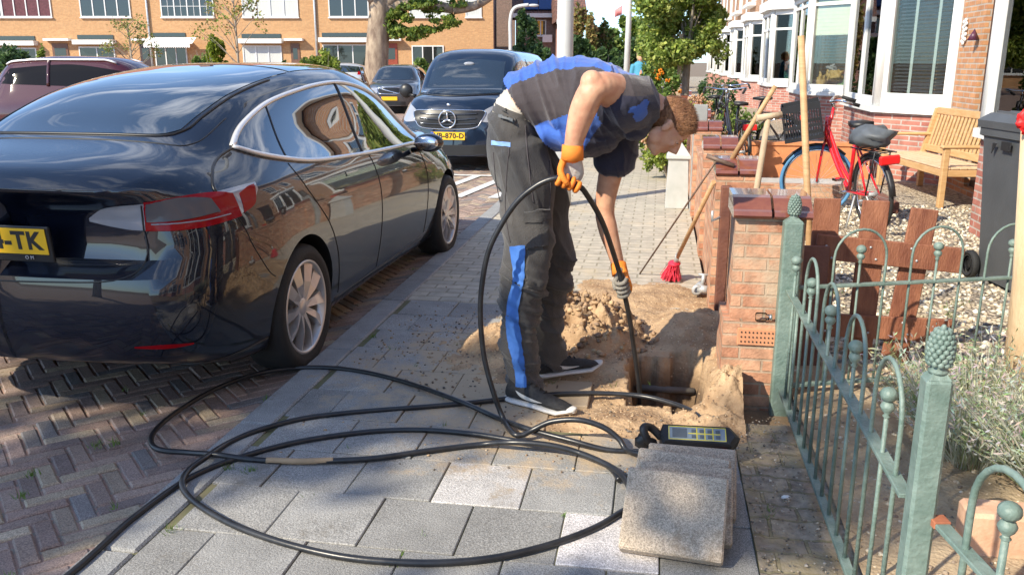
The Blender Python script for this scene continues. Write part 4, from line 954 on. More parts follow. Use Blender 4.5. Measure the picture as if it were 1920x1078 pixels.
for sg in (-1,1):
    S_=pj.mp('side',sg)
    top=[(-.26,1.10),(-.08,1.175),(.2,1.25),(.5,1.295),(.9,1.33),(1.3,1.335),(1.7,1.285),(2.0,1.19),(2.2,1.07),(2.32,.97)]
    bot=[(-.26,1.10),(-.12,1.055),(.1,1.015),(.35,.985),(.7,.965),(1.2,.945),(1.8,.93),(2.1,.925),(2.32,.935)]
    wing=patch('side_window',S_,bot,top,cglass,body,n=60,m_=14,off=.003)
    ring=top+[(2.36,.965)]+bot[::-1][1:]
    line('window_trim',S_,top+[(2.36,.945),(2.28,.918)],.0165,brushed,body,n=90,off=.004,flat=.7)
    line('window_trim',S_,bot[:1]+bot[1:-1]+[(2.30,.918)],.0175,brushed,body,n=90,off=.004,flat=.7)
    # quarter panel insert and pillars
    line('window_pillar',S_,[(1.12,.94),(1.16,1.15),(1.19,1.345)],.014,trim,wing,n=20,off=.004,flat=.5)
    line('window_pillar',S_,[(.08,1.02),(.15,1.13),(.23,1.255)],.007,trim,wing,n=20,off=.004,flat=.5)
    # shut lines
    for nm,pts in (('door_gap',[(.06,1.0),(.07,.96),(.12,.88),(.20,.80),(.33,.68),(.42,.55),(.47,.42),(.50,.28)]),('door_gap',[(1.22,.93),(1.235,.88),(1.25,.75),(1.23,.55),(1.20,.27)]),('door_gap',[(2.18,.93),(2.24,.85),(2.28,.7),(2.27,.5),(2.25,.3)]),('sill_gap',[(.45,.255),(1.0,.25),(1.6,.25),(2.25,.27)])):
        line(nm,S_,pts,.0035,ink,body,n=40,off=.0)
    # flush handles
    for hx in (.72,1.62): patch('door_handle',S_,[(hx,.865),(hx+.2,.86)],[(hx,.888),(hx+.2,.882)],tpaint,body,n=8,m_=2,off=.004)
    # lamps
    Wp=pj.mp('wrap',sg)
    patch('tail_light',Wp,[(161,.872),(156,.852),(150,.842),(136,.85),(128,.875),(123,.935)],[(161,.885),(157,.93),(150,.945),(140,.955),(130,.96),(123,.962)],clearlens,body,n=40,m_=10,off=.004)
    patch('tail_light_side',Wp,[(130,.862),(126,.885),(124,.94)],[(130,.935),(127,.95),(124,.955)],redlens,body,n=12,m_=4,off=.007)
    tl=patch('tail_light_lens',Wp,[(150,.842),(140,.842),(134,.848),(131,.852)],[(150,.952),(142,.96),(136,.955),(132,.94)],redlens,body,n=30,m_=8,off=.008)
    line('lamp_strip',Wp,[(149,.866),(141,.866),(134,.87)],.003,clearlens,tl,off=.009)
    patch('lamp_inner',Wp,[(149.6,.875),(144,.875),(136.5,.885)],[(149.6,.945),(144,.952),(138,.935)],smoke,tl,n=14,m_=5,off=.016,skirt=.012)
    line('lamp_gap',Wp,[(150.5,.84),(150.5,.94)],.004,ink,body,off=.004)
    patch('rear_reflector',Wp,[(154,.405),(149,.398),(144,.40)],[(154,.410),(149,.415),(144,.405)],redlens,body,n=20,m_=3,off=.003)
    # boot shut line
    line('boot_gap',Wp,[(150.5,.85),(150,.78),(152,.70),(158,.665),(170,.655),(180,.652)],.0035,ink,body,off=.0)
    line('boot_gap',S_,[(-.27,1.095),(-.40,1.07),(-.52,1.035),(-.62,.985),(-.64,.955)],.007,trim,body,n=30,off=.001)
    line('bumper_gap',S_,[(-.62,.90),(-.56,.80),(-.52,.72),(-.42,.60),(-.36,.56)],.003,ink,body,n=30,off=.0)
    # dark trim line low on the rear bumper
    line('bumper_crease',Wp,[(110,.30),(130,.285),(150,.28),(180,.28)],.006,trim,body,off=.002)
    # mirror
    mm=MB(); mm.ell((2.02,sg*1.0,1.01),(.075,.11,.068),n=20,m=12); mm.tube([(2.06,sg*.86,.95),(2.03,sg*.97,.975)],.022,10); mi=mm.build('wing_mirror',tpaint,body)
    mm=MB(); mm.ell((1.955,sg*1.0,1.012),(.016,.088,.05),n=16,m=8); mm.build('mirror_glass',chrome,mi)
    # headlamp
    patch('headlight',pj.mp('wrap',sg,2.6),[(72,.70),(52,.66),(36,.64)],[(72,.76),(52,.74),(36,.68)],clearlens,body,n=20,m_=5,off=.004)
    wheel(tes,(0,sg*.80,.334),side=sg); wheel(tes,(2.875,sg*.80,.334),side=sg)
Tp=pj.mp('top')
rg=patch('rear_glass',Tp,[(-.36,-.50),(-.445,-.40),(-.47,0),(-.445,.40),(-.36,.50)],[(.75,-.52),(.78,0),(.75,.52)],cglass,body,n=30,m_=24,off=.004)
patch('roof_glass',Tp,[(.80,-.515),(.82,0),(.80,.515)],[(1.72,-.52),(1.78,0),(1.72,.52)],cglass,body,n=20,m_=14,off=.004)
patch('windscreen',Tp,[(1.80,-.50),(1.85,0),(1.80,.50)],[(2.55,-.66),(2.72,0),(2.55,.66)],cglass,body,n=20,m_=14,off=.004)
line('glass_seal',Tp,[(.5,-.535),(.1,-.53),(-.2,-.525),(-.36,-.515),(-.455,-.41),(-.48,0),(-.455,.41),(-.36,.515),(-.2,.525),(.1,.53),(.5,.535)],.007,trim,body,n=90,off=.001)
line('boot_gap',Tp,[(-.12,-.60),(-.42,-.60),(-.52,-.48),(-.54,0),(-.52,.48),(-.42,.60),(-.12,.60)],.0035,ink,body,n=60,off=.0)
# number plate
px_=pj.mp('rear')(0,.80,0).x
nf=MB(); nf.cbox(-.012,.004,-.275,.275,-.085,.068,.004,X=TR((px_-.012,0,.86),ry=R_(-6))); nf=nf.build('plate_frame',trim,tes)
XP=TR((px_-.014,0,.865),ry=R_(-6))
q=MB(); q.cbox(-.0145,-.012,-.26,.26,-.055,.055,.001,X=XP); pl=q.build('number_plate',plate_y,nf)
q=MB(); q.cbox(-.0155,-.0145,.217,.26,-.055,.055,.0005,X=XP); q.build('country_band',euro_blue,pl)
XT=XP@TR((-.0148,0,0))@Matrix(((0,0,-1,0),(-1,0,0,0),(0,1,0,0),(0,0,0,1)))
text('4-TK',.105,ink,pl,XT@TR((.236,0,0)),'plate_lettering',.001,.0035,align='RIGHT',spacing=1.08)
text('OM',.022,mat('grey print',(.5,.5,.5),.5,var=0),pl,XT@TR((-.0+.165,-.07,0)),'frame_lettering',.001,spacing=1.6)
# ---- generic helper for the other vehicles
def simple_car(T,xs,loc,rz,paint,label,cat='car',scale=1,axles=(0,2.7),R=.32,arch=.36,hw=.78,name='parked_car',warp=None,n=26):
    c=empty(name,loc,rz,label,cat,scale=scale)
    m=MB(); m.rings(car_body(T,xs,n,warp)); b=m.build('body',paint); cu=[]
    for ax in axles:
        for sg in(-1,1):
            q=MB(); q.lathe([(.001,0),(arch,0),(arch,.4),(.001,.4)],32,X=Matrix(((1,0,0,ax),(0,0,sg,sg*(hw-.16)),(0,-sg,0,R),(0,0,0,1)))); o=q.build('cut',ink); bmx=bmesh.new(); bmx.from_mesh(o.data); bmesh.ops.remove_doubles(bmx,verts=bmx.verts,dist=.002); bmesh.ops.recalc_face_normals(bmx,faces=bmx.faces); bmx.to_mesh(o.data); bmx.free(); cu.append(o)
    boolcut(b,cu); sharp(b,35); b.data.materials.clear(); b.data.materials.append(paint); b.parent=c
    for ax in axles:
        for sg in(-1,1): wheel(c,(ax,sg*hw,R),R=R,rr=R*.68,wd=.2,side=sg,blades=7,style='x')
    return c,b,Proj(b)
# ---- dark blue van facing the camera
van_p=paintmat('dark blue van paint',(.008,.016,.035),.3,.1)
TV={'W':([-1,-.95,2.8,3.2,3.42,3.5,3.54],[.9,.97,1,.97,.88,.76,.5]),
'zt':([-1,-.9,.2,1.4,1.75,2.05,2.35,2.5,2.9,3.25,3.45,3.54],[1.75,1.80,1.83,1.83,1.79,1.63,1.38,1.20,1.16,1.11,1.03,.85]),
'zb':([-1,3.1,3.54],[.2,.2,.26]),'zm':([-1,3.54],[.55,.52]),'wm':([-1,2.8,3.54],[.91,.91,.86]),
'zsh':([-1,2.,2.8,3.54],[.9,.9,.88,.70]),'wsh':([-1,2.4,3.54],[.90,.89,.76]),
'zbe':([-1,1.8,2.5,3.,3.54],[1.1,1.1,1.09,1.06,.80]),'wbe':([-1,1.9,2.6,3.54],[.86,.85,.76,.66]),
'zr':([-1,1.35,1.75,2.1,2.45,2.7,3.2,3.54],[1.70,1.72,1.67,1.50,1.22,1.15,1.08,.82]),'wr':([-1,1.7,2.4,3.54],[.76,.73,.70,.5])}
xs=[-1,-.97,-.9]+[-.8+.07*i for i in range(59)]+[3.36,3.4,3.43,3.46,3.49,3.51,3.525,3.535,3.54]
vfx=PY(853,250,12.1).x
van,vb,vp=simple_car(TV,xs,(vfx-.02,12.05+3.5*.95,-.05),R_(-90-1),van_p,'dark blue van with a round star emblem on its grille, facing the camera','van',scale=.95,name='parked_van')
Fp=vp.mp('front'); 
patch('windscreen',Fp,[(-.62,1.155),(0,1.14),(.62,1.155)],[(-.575,1.62),(0,1.66),(.575,1.62)],cglass,vb,n=24,m_=14,off=.006)
q=MB(); P=Fp(0,1.58,.012); q.ell((P.x,0,P.z),(.02,.09,.03)); q.build('sensor_cover',clearlens,vb)
grl=patch('grille',Fp,[(-.50,.78),(-.40,.68),(0,.655),(.40,.68),(.50,.78)],[(-.54,.90),(-.36,.925),(0,.93),(.36,.925),(.54,.90)],trim,vb,n=30,m_=6,off=.010)
for z in(.73,.80,.865): line('grille_bar',Fp,[(-.43,z+.01),(0,z-.005),(.43,z+.01)],.011,mat('bar%d'%int(z*1000),(.1,.11,.13),.2,metal=.8,var=0),grl,off=.018)
line('grille_frame',Fp,[(-.50,.78),(-.40,.68),(0,.655),(.40,.68),(.50,.78),(.54,.90),(.36,.925),(0,.93),(-.36,.925),(-.54,.90),(-.50,.78)],.008,chrome,grl,n=80,off=.012)
P=Fp(0,.80,.035); q=MB(); ring=[(P.x,.125*math.cos(a),P.z+.125*math.sin(a)) for a in [2*math.pi*k/32 for k in range(33)]]; q.tube(ring,.011,8,cap=False)
for k in range(3):
    a=math.pi/2+2*math.pi*k/3; q.tube([(P.x,0,P.z),(P.x,.12*math.cos(a),P.z+.12*math.sin(a))],[.022,.005],6)
q.build('star_emblem',chrome,grl)
P=Fp(0,1.0,.01); q=MB(); q.ell((P.x,0,P.z+.0),(.008,.03,.02)); q.build('bonnet_badge',chrome,vb)
for sg in(-1,1):
    Wv=vp.mp('wrap',sg,2.4)
    patch('headlight',Wv,[(24,.77),(34,.75),(42,.80),(47,.88)],[(24,.89),(32,.96),(42,1.01),(49,1.02)],clearlens,vb,n=20,m_=8,off=.006)
    patch('fog_intake',Wv,[(14,.30),(24,.30),(32,.32)],[(14,.42),(24,.43),(32,.42)],trim,vb,n=12,m_=3,off=.005)
    q=MB(); q.ell((2.15,sg*1.06,1.16),(.07,.115,.12),n=16,m=10); q.tube([(2.22,sg*.88,1.08),(2.17,sg*1.0,1.1)],.03,8); mi=q.build('wing_mirror',trim,vb)
    Sv=vp.mp('side',sg); patch('side_window',Sv,[(1.15,1.08),(2.2,1.08),(2.42,1.12)],[(1.15,1.62),(1.75,1.60),(2.2,1.30)],cglass,vb,n=20,m_=8,off=.005)
    patch('side_window',Sv,[(-.1,1.08),(1.0,1.08)],[(-.1,1.62),(1.0,1.62)],cglass,vb,n=20,m_=8,off=.005)
    line('door_gap',Sv,[(1.07,1.66),(1.07,.3)],.005,ink,vb,off=0); line('door_gap',Sv,[(2.4,1.05),(2.25,.7),(2.2,.3)],.005,ink,vb,off=0)
line('windscreen_seal',Fp,[(-.62,1.14),(0,1.12),(.62,1.14)],.012,trim,vb,off=.004)
patch('lower_grille',Fp,[(-.55,.30),(0,.27),(.55,.30)],[(-.55,.42),(0,.42),(.55,.42)],trim,vb,n=20,m_=3,off=.006)
P=Fp(0,.56,.02); q=MB(); q.cbox(P.x-.005,P.x+.006,-.26,.26,P.z-.06,P.z+.055,.003); pl=q.build('number_plate',plate_y,vb)
q=MB(); q.cbox(P.x+.006,P.x+.008,-.26,-.215,P.z-.058,P.z+.053,.0008) if False else q.cbox(P.x+.006,P.x+.008,-.26,-.215,P.z-.058,P.z+.053,.0008); q.build('country_band',euro_blue,pl)
XT=Matrix(((0,0,1,P.x+.008),(1,0,0,.02),(0,1,0,P.z-.002),(0,0,0,1)))
text('VB-870-D',.108,ink,pl,XT,'plate_lettering',.001,.003,spacing=1.05)
# ---- grey estate car across the road
est_p=paintmat('dark grey estate paint',(.07,.07,.075),.3,.5)
def TC(L0,L1,H_,hood=.92,cowl=2.35,wtop=1.95,wd=.88,rear='hatch'):
    return {'W':([L0,L0+.03,L0+.15,L0+.5,L1-.9,L1-.3,L1-.1,L1],[.7,.86,.94,1,1,.9,.76,.5]),
    'zt':([L0,L0+.08,L0+.5,(L0+wtop)/2,wtop-.35,wtop,cowl,cowl+.4,L1-.2,L1],([H_*.68,H_*.80,H_*.95] if rear=='hatch' else [.9,.98,1.04])+[H_,H_*.985,H_*.93,hood+.06,hood,hood-.14,.58]),
    'zb':([L0,L0+.5,L1-.5,L1],[.3,.19,.19,.25]),'zm':([L0,L1],[.52,.5]),'wm':([L0,0,L1],[wd,wd,wd-.02]),
    'zsh':([L0,0,2,L1],[.82,.86,.82,.56]),'wsh':([L0,0,L1],[wd-.04,wd-.03,wd-.13]),
    'zbe':([L0,0,cowl-.3,L1],[.93,.96,.93,.6]),'wbe':([L0,0,cowl,L1],[wd-.1,wd-.08,wd-.12,wd-.3]),
    'zr':([L0,L0+.1,L0+.5,(L0+wtop)/2,wtop-.3,wtop,cowl,cowl+.4,L1],[.95,1.05,H_*.92,H_*.95,H_*.93,H_*.86,hood+.02,hood-.03,.58]),'wr':([L0,0,cowl,L1],[.58,.56,.58,.45])}
def xsr(a,b): return [a,a+.02,a+.05,a+.1]+[a+.15+(b-a-.35)*i/50 for i in range(51)]+[b-.14,b-.09,b-.05,b-.02,b]
p=G(742,212); 
ec,eb,ep=simple_car(TC(-1.,3.7,1.45),xsr(-1.,3.7),(p.x-.75,p.y+3.55,-.05),R_(-90+9),est_p,'dark grey estate car facing the camera to the left of the blue van','car')
Fe=ep.mp('front'); patch('windscreen',Fe,[(-.58,.985),(0,.975),(.58,.985)],[(-.50,1.32),(0,1.36),(.50,1.32)],cglass,eb,n=20,m_=8,off=.006)
g_=patch('grille',Fe,[(-.27,.60),(.27,.60)],[(-.30,.76),(.30,.76)],trim,eb,n=10,m_=5,off=.008)
line('grille_frame',Fe,[(-.29,.60),(.29,.60),(.31,.76),(-.31,.76),(-.29,.60)],.014,chrome,g_,n=60,off=.012); line('grille_slash',Fe,[(-.29,.75),(.27,.61)],.014,chrome,g_,off=.014)
P=Fe(0,.47,.02); q=MB(); q.cbox(P.x,P.x+.01,-.26,.26,P.z-.055,P.z+.055,.003); pl=q.build('number_plate',plate_y,eb)
q=MB(); q.cbox(P.x+.009,P.x+.012,-.26,-.215,P.z-.053,P.z+.053,.001); q.build('country_band',euro_blue,pl)
for sg in(-1,1):
    We=ep.mp('wrap',sg,2.6); patch('headlight',We,[(20,.60),(34,.62),(46,.68)],[(20,.76),(34,.77),(48,.76)],clearlens,eb,n=12,m_=5,off=.006)
    q=MB(); q.ell((2.0,sg*1.0,1.0),(.07,.1,.07)); q.build('wing_mirror',trim,eb); Se=ep.mp('side',sg); patch('side_window',Se,[(-.6,.97),(2.1,.95)],[(-.6,1.28),(.8,1.32),(1.7,1.2)],cglass,eb,n=24,m_=6,off=.005)
patch('lower_grille',Fe,[(-.5,.28),(.5,.28)],[(-.5,.38),(.5,.38)],trim,eb,n=10,m_=2,off=.006)
# ---- silver hatchback seen from the side
sil=paintmat('silver paint',(.55,.55,.54),.3,.5)
pr=PD(668,165,50.); 
sc2,sb,sp_=simple_car(TC(-.75,3.05,1.45,.9,2.0,1.6,.84),xsr(-.75,3.05),(pr.x,pr.y,-.05),math.pi+PSI,sil,'silver hatchback seen side-on beyond the saloon\'s roof, beside the plane tree','car',axles=(0,2.45),scale=1.0)
for sg in(-1,1):
    S_=sp_.mp('side',sg); wn=patch('side_window',S_,[(-.35,.96),(1.75,.93)],[(-.3,1.25),(.6,1.32),(1.2,1.26)],cglass,sb,n=24,m_=6,off=.005); line('window_pillar',S_,[(.75,.95),(.72,1.3)],.03,sil,wn,n=6,off=.006)
    patch('tail_light',sp_.mp('wrap',sg),[(150,.80),(118,.82)],[(150,.98),(122,1.0)],redlens,sb,n=8,m_=4,off=.006)
# ---- white car behind the saloon roof
wp=paintmat('white paint car',(.7,.7,.7),.35,0)
pr=PD(470,158,46.)
c,b,pp=simple_car(TC(-.9,3.4,1.42),xsr(-.9,3.4),(pr.x+.6,pr.y+1.5,-.05),math.pi+PSI,wp,'white car whose roof just shows above the black saloon, before the striped garage','car')
for sg in(-1,1): patch('side_window',pp.mp('side',sg),[(-.5,.97),(2.,.94)],[(-.4,1.25),(.8,1.32),(1.6,1.2)],cglass,b,n=20,m_=6,off=.005)
# ---- dark red car at the far left
rp=paintmat('dark red paint',(.05,.004,.008),.6,0)
pr=PY(60,150,9.2)
c,b,pp=simple_car(TC(-1.,3.3,1.64,1.0,2.1,1.5,.9),xsr(-1.,3.5),(PD(108,150,16.5).x,PD(108,150,16.5).y,-.05),PSI-.05,rp,'dark red car at the left edge behind the black saloon','car')
for sg in(-1,1):
    S_=pp.mp('side',sg); patch('side_window',S_,[(-.72,1.16),(.6,1.12),(1.9,1.08)],[(-.50,1.42),(.6,1.49),(1.5,1.38)],tinted,b,n=24,m_=8,off=.005); line('window_pillar',S_,[(.25,1.12),(.2,1.55)],.03,rp,b,n=6,off=.006)
    line('roof_rail',pp.mp('top'),[(-.6,sg*.50),(.5,sg*.52),(1.4,sg*.50)],.02,brushed,b,n=30,off=.02)
patch('rear_glass',pp.mp('rear'),[(-.5,1.2),(.5,1.2)],[(-.46,1.5),(.46,1.5)],cglass,b,n=12,m_=6,off=.005)
# ---------------------------------------------------------------- the worker
cloth_dark=mat('charcoal work cloth',(.034,.027,.032),.85,c2=(.068,.055,.06),scale=5,bump=.35,bscale=220,sheen=.3)
cloth_navy=mat('navy cloth',(.012,.014,.035),.85,c2=(.02,.022,.05),scale=5,bump=.3,bscale=220,sheen=.3)
cloth_blue=mat('royal blue cloth',(.03,.10,.42),.8,c2=(.04,.14,.52),scale=5,bump=.3,bscale=220,sheen=.3)
trous=mat('grey work trousers',(.022,.023,.028),.88,c2=(.09,.082,.075),scale=3.2,bump=.4,bscale=200,detail=9,sheen=.2)
stripe_b=mat('trouser stripe',(.03,.12,.42),.8,c2=(.07,.2,.55),scale=6,bump=.2)
skin=NT('skin'); b=skin.b; b.inputs['Base Color'].default_value=(.62,.34,.22,1); b.inputs['Roughness'].default_value=.5; b.inputs['Subsurface Weight'].default_value=.12; b.inputs['Subsurface Radius'].default_value=(1,.35,.2); b.inputs['Subsurface Scale'].default_value=.01
tcx=skin.n('ShaderNodeTexCoord'); nz_=skin.n('ShaderNodeTexNoise',i_Scale=22.,i_Detail=5); skin.l(tcx.outputs['Object'],nz_.inputs[0]); cr_=skin.n('ShaderNodeValToRGB'); cr_.color_ramp.elements[0].position=.35; cr_.color_ramp.elements[1].position=.65; cr_.color_ramp.elements[0].color=(.56,.27,.17,1); cr_.color_ramp.elements[1].color=(.68,.39,.25,1); skin.l(nz_.outputs[0],cr_.inputs[0]); skin.l(cr_.outputs[0],b.inputs['Base Color']); n2_=skin.n('ShaderNodeTexNoise',i_Scale=160.,i_Detail=3); skin.l(tcx.outputs['Object'],n2_.inputs[0]); bp=skin.n('ShaderNodeBump',i_Strength=.15,i_Distance=.004); skin.l(n2_.outputs[0],bp.inputs['Height']); skin.l(bp.outputs[0],b.inputs['Normal'])
skin=skin.mat
lip=mat('lips',(.5,.2,.16),.45,var=.05)
hairm=mat('ginger brown hair',(.17,.07,.033),.55,c2=(.36,.175,.08),scale=40,bump=1.,bscale=160,stretch=(1,1,.35),detail=8)
gl_o=mat('orange glove',(.85,.22,.02),.7,c2=(.95,.30,.04),scale=9,bump=.4,bscale=260)
gl_g=mat('grey glove palm',(.14,.13,.11),.8,c2=(.34,.31,.27),scale=22,bump=.4,bscale=200)
gl_w=mat('pale glove palm',(.5,.47,.43),.8,c2=(.62,.6,.56),scale=22,bump=.3)
def limb(m,pts,rad,n=18,sub=5,caps=True):
    # smooth tapered limb: rad = (a across, b along the depth axis Y) per point
    P=[Vector(p) for p in pts]; rr=[r if isinstance(r,tuple) else (r,r) for r in rad]
    c=crv(P,sub); ra=[v.x for v in crv([(r[0],r[1],0) for r in rr],sub)]; rb=[v.y for v in crv([(r[0],r[1],0) for r in rr],sub)]
    R=[];K=len(c)
    for i,p in enumerate(c):
        t=(c[min(i+1,K-1)]-c[max(i-1,0)]).normalized(); yv=Vector((0,1,0)); b_=(yv-t*yv.dot(t)).normalized(); a_=b_.cross(t)
        R.append([p+a_*math.cos(2*math.pi*k/n)*ra[i]+b_*math.sin(2*math.pi*k/n)*rb[i] for k in range(n)])
    # rounded ends
    def endcap(p,t,ring):
        return [[p+(q-p)*math.cos(a)+t*(sum((q-p).length for q in ring)/len(ring))*.6*math.sin(a) for q in ring] for a in (R_(35),R_(65),R_(83))]
    if caps:
        t0=(c[0]-c[1]).normalized(); t1=(c[-1]-c[-2]).normalized()
        R=endcap(c[0],t0,R[0])[::-1]+R+endcap(c[-1],t1,R[-1])
    m.rings(R)
def fuse(m,name,vox,smooth=6,mats=None,parent=None,cls=None,wr=None,keep=None):
    o=m.build(name,mats if mats else skin); md=o.modifiers.new('r','REMESH'); md.mode='VOXEL'; md.voxel_size=vox; md.use_smooth_shade=True
    sm_=o.modifiers.new('s','SMOOTH'); sm_.iterations=smooth; sm_.factor=.5
    me=evalmesh(o); o.modifiers.clear(); o.data=me
    if cls:
        for p in me.polygons: p.material_index=cls(p.center,p.normal)
    if wr:
        me.update(); nn=[v.normal.copy() for v in me.vertices]
        for v,n_ in zip(me.vertices,nn): v.co+=n_*wr(v.co,n_)
    if keep:
        bmx=bmesh.new(); bmx.from_mesh(me); bmesh.ops.delete(bmx,geom=[f for f in bmx.faces if not keep(f.calc_center_median())],context='FACES'); bmx.to_mesh(me); bmx.free()
    me.update(); me.polygons.foreach_set('use_smooth',[True]*len(me.polygons))
    if mats:
        if len(me.materials)!=len(mats):
            me.materials.clear()
            for q in mats: me.materials.append(q)
    if parent is not None: o.parent=parent
    return o
J=PY
WY=3.75
# --- continuous body: arms, neck, head, trunk, legs
bm_=MB()
shN=J(1180,185,3.60); elN=J(1112,160,3.40); wrN=J(1073,285,3.42)
shF=J(1165,225,3.86); elF=J(1134,385,3.90); wrF=J(1160,500,3.90)
limb(bm_,[shN,J(1150,172,3.50),elN+Vector((.01,0,-.01)),J(1094,205,3.40),J(1080,250,3.41),wrN],[.078,.072,.055,(.053,.05),(.042,.04),(.034,.032)])
bm_.ell(elN+Vector((-.005,-.01,.012)),(.045,.045,.045))
limb(bm_,[shF,J(1150,300,3.88),elF,J(1140,430,3.89),J(1150,465,3.89),wrF],[.07,(.058,.055),(.045,.045),(.044,.042),(.036,.035),(.029,.03)])
limb(bm_,[J(985,212,WY),J(1040,185,WY),J(1100,190,WY),J(1160,190,WY),J(1195,190,3.72)],[(.10,.13),(.11,.135),(.12,.14),(.11,.14),(.075,.10)])
limb(bm_,[J(1190,188,3.72),J(1218,198,3.71),J(1240,212,3.70)],[.07,.062,.06])
limb(bm_,[J(970,290,3.77),J(970,250,3.77),J(981,209,3.76),J(1000,192,3.76),J(1040,187,WY)],[(.08,.09),(.09,.11),(.107,.148),(.116,.155),(.11,.14)])
for (L_,R1) in (([J(980,300,3.68),J(988,400,3.66),J(990,480,3.63),J(978,600,3.66),J(984,715,3.69)],[.08,.07,.06,.05,.04]),([J(1000,300,3.88),J(1018,400,3.9),J(1030,480,3.9),J(1015,580,3.94),J(1028,672,3.98)],[.08,.07,.06,.05,.04])):
    limb(bm_,L_,R1)
# head in its own frame: hu = chin to crown, hf = where the face looks
cr=J(1304,213,3.70); ch=J(1208,270,3.70); hu=(cr-ch).normalized(); hs=Vector((0,1,0)); hf=hu.cross(hs).normalized()
if hf.z>0: hf=-hf
hs=hf.cross(hu)
HL=(cr-ch).length; hc=(cr+ch)/2-hf*.012
def hp(f,s,u): return hc+hf*(f*HL)+hs*(s*HL)+hu*(u*HL)
HX=Matrix((hf,hs,hu)).transposed().to_4x4()
def hell(m,f,s,u,rf,rs,ru,n=20,k=14):
    X=HX.copy(); X.translation=hp(f,s,u); m.ell((0,0,0),(rf*HL,rs*HL,ru*HL),n=n,m=k,X=X)
hell(bm_,-.05,0,.16,.40,.315,.34)      # cranium
hell(bm_,.10,0,.08,.26,.27,.30)        # brow
hell(bm_,.12,0,-.16,.22,.24,.26)       # mid face
hell(bm_,.14,0,-.33,.19,.19,.15)       # jaw
hell(bm_,.25,0,-.40,.09,.11,.08)       # chin
for s in(-1,1):
    hell(bm_,.02,s*.20,-.22,.15,.07,.17) # jaw angle
    hell(bm_,.27,s*.13,-.07,.08,.09,.07) # cheekbone
    hell(bm_,.30,s*.12,.085,.05,.10,.03) # brow ridge
# nose
bm_.tube([hp(.30,0,.06),hp(.37,0,-.03),hp(.425,0,-.115),hp(.36,0,-.15)],[.012,.015,.020,.016],10)
for s in(-1,1): hell(bm_,.35,s*.055,-.13,.045,.035,.035)
hell(bm_,.33,0,-.235,.05,.09,.022); hell(bm_,.32,0,-.285,.05,.085,.022)
for s in(-1,1):
    hell(bm_,-.03,s*.32,-.02,.07,.028,.115); hell(bm_,-.05,s*.33,.05,.06,.03,.05)
man=empty('person',(0,0,0),0,'bent-over worker in blue and charcoal work clothes and orange gloves, feeding cable into the pit','person')
pbody=fuse(bm_,'body',.0055,4,[skin]); pbody.parent=man
# face details
def hellp(name,args,mt,par=pbody):
    q=MB(); 
    for a in args: hell(q,*a)
    return q.build(name,mt,par)
for s in(-1,1):
    e=hellp('eye',[(.275,s*.125,.005,.055,.055,.05)],white); hellp('iris',[(.322,s*.128,-.005,.014,.025,.025)],mat('iris%d'%s,(.05,.06,.08),.2,var=0),e)
    hellp('eyelid',[(.272,s*.125,.022,.064,.066,.046)],skin)
    hellp('eyebrow',[(.325,s*.13,.10,.02,.085,.018)],hairm)
hellp('mouth',[(.352,0,-.26,.03,.075,.006)],lip)
# hair
hb=MB(); hell(hb,-.052,0,.165,.408,.322,.345,28,20); hell(hb,-.20,0,-.02,.25,.27,.25)
def hloc(p): d=p-hc; return d.dot(hf)/HL,d.dot(hs)/HL,d.dot(hu)/HL
def hairkeep(p):
    f,s,u=hloc(p)
    if u>.30: return f<.34
    if u>.10: return f<.30-.45*(.30-u)
    lim=-.09 if abs(s)>.2 else .0
    return f<lim and u>-.25+.5*max(0,-f-.2)*0
hair=fuse(hb,'hair',.006,2,[hairm],pbody,wr=lambda p,n_: .003*noise.noise(p*60),keep=hairkeep)
random.seed(21); q=MB()
hv=[v.co.copy() for v in hair.data.vertices]; hn=[v.normal.copy() for v in hair.data.vertices]
for _ in range(9000):
    i=random.randrange(len(hv)); p=hv[i]; n_=hn[i]; d=(n_*.35+hu*.5+hf*.6+Vector((rnd(-.2,.2),rnd(-.2,.2),rnd(-.2,.2)))).normalized(); s_=n_.cross(d).normalized()*.0009; L_=rnd(.010,.019); q.add([p-s_,p+s_,p+d*L_],[(0,1,2)],0,False)
q.build('hair_tufts',hairm,hair)
# --- work shirt
st=MB()
limb(st,[J(972,200,WY),J(1000,188,WY),J(1045,186,WY),J(1100,192,3.74),J(1150,192,3.72),J(1188,188,3.71),J(1206,190,3.71)],[(.128,.165),(.148,.175),(.175,.19),(.188,.205),(.162,.21),(.112,.16),(.068,.08)],n=24)
limb(st,[J(1030,245,WY-.02),J(1080,262,WY-.02),J(1130,255,WY)],[(.07,.15),(.065,.15),(.07,.15)])
limb(st,[shN+Vector((.02,.04,-.02)),J(1178,192,3.56),J(1163,180,3.50)],[.115,.105,.088])
limb(st,[J(1192,215,3.66),J(1190,245,3.66)],[.09,.06])
limb(st,[shF,J(1155,270,3.87),J(1150,312,3.88)],[.11,.098,.088])
lineA=(J(1025,270,WY),J(1205,165,WY)); 
def side_of(p,a,b): return (b.x-a.x)*(p.z-a.z)-(b.z-a.z)*(p.x-a.x)
tp=[J(955,172,WY),J(1000,146,WY),J(1060,130,WY),J(1110,128,WY),J(1160,142,WY),J(1200,163,WY)]
def topz(x): return pchip([q.x for q in tp],[q.z for q in tp],x)
aN=J(1190,200,3.55)
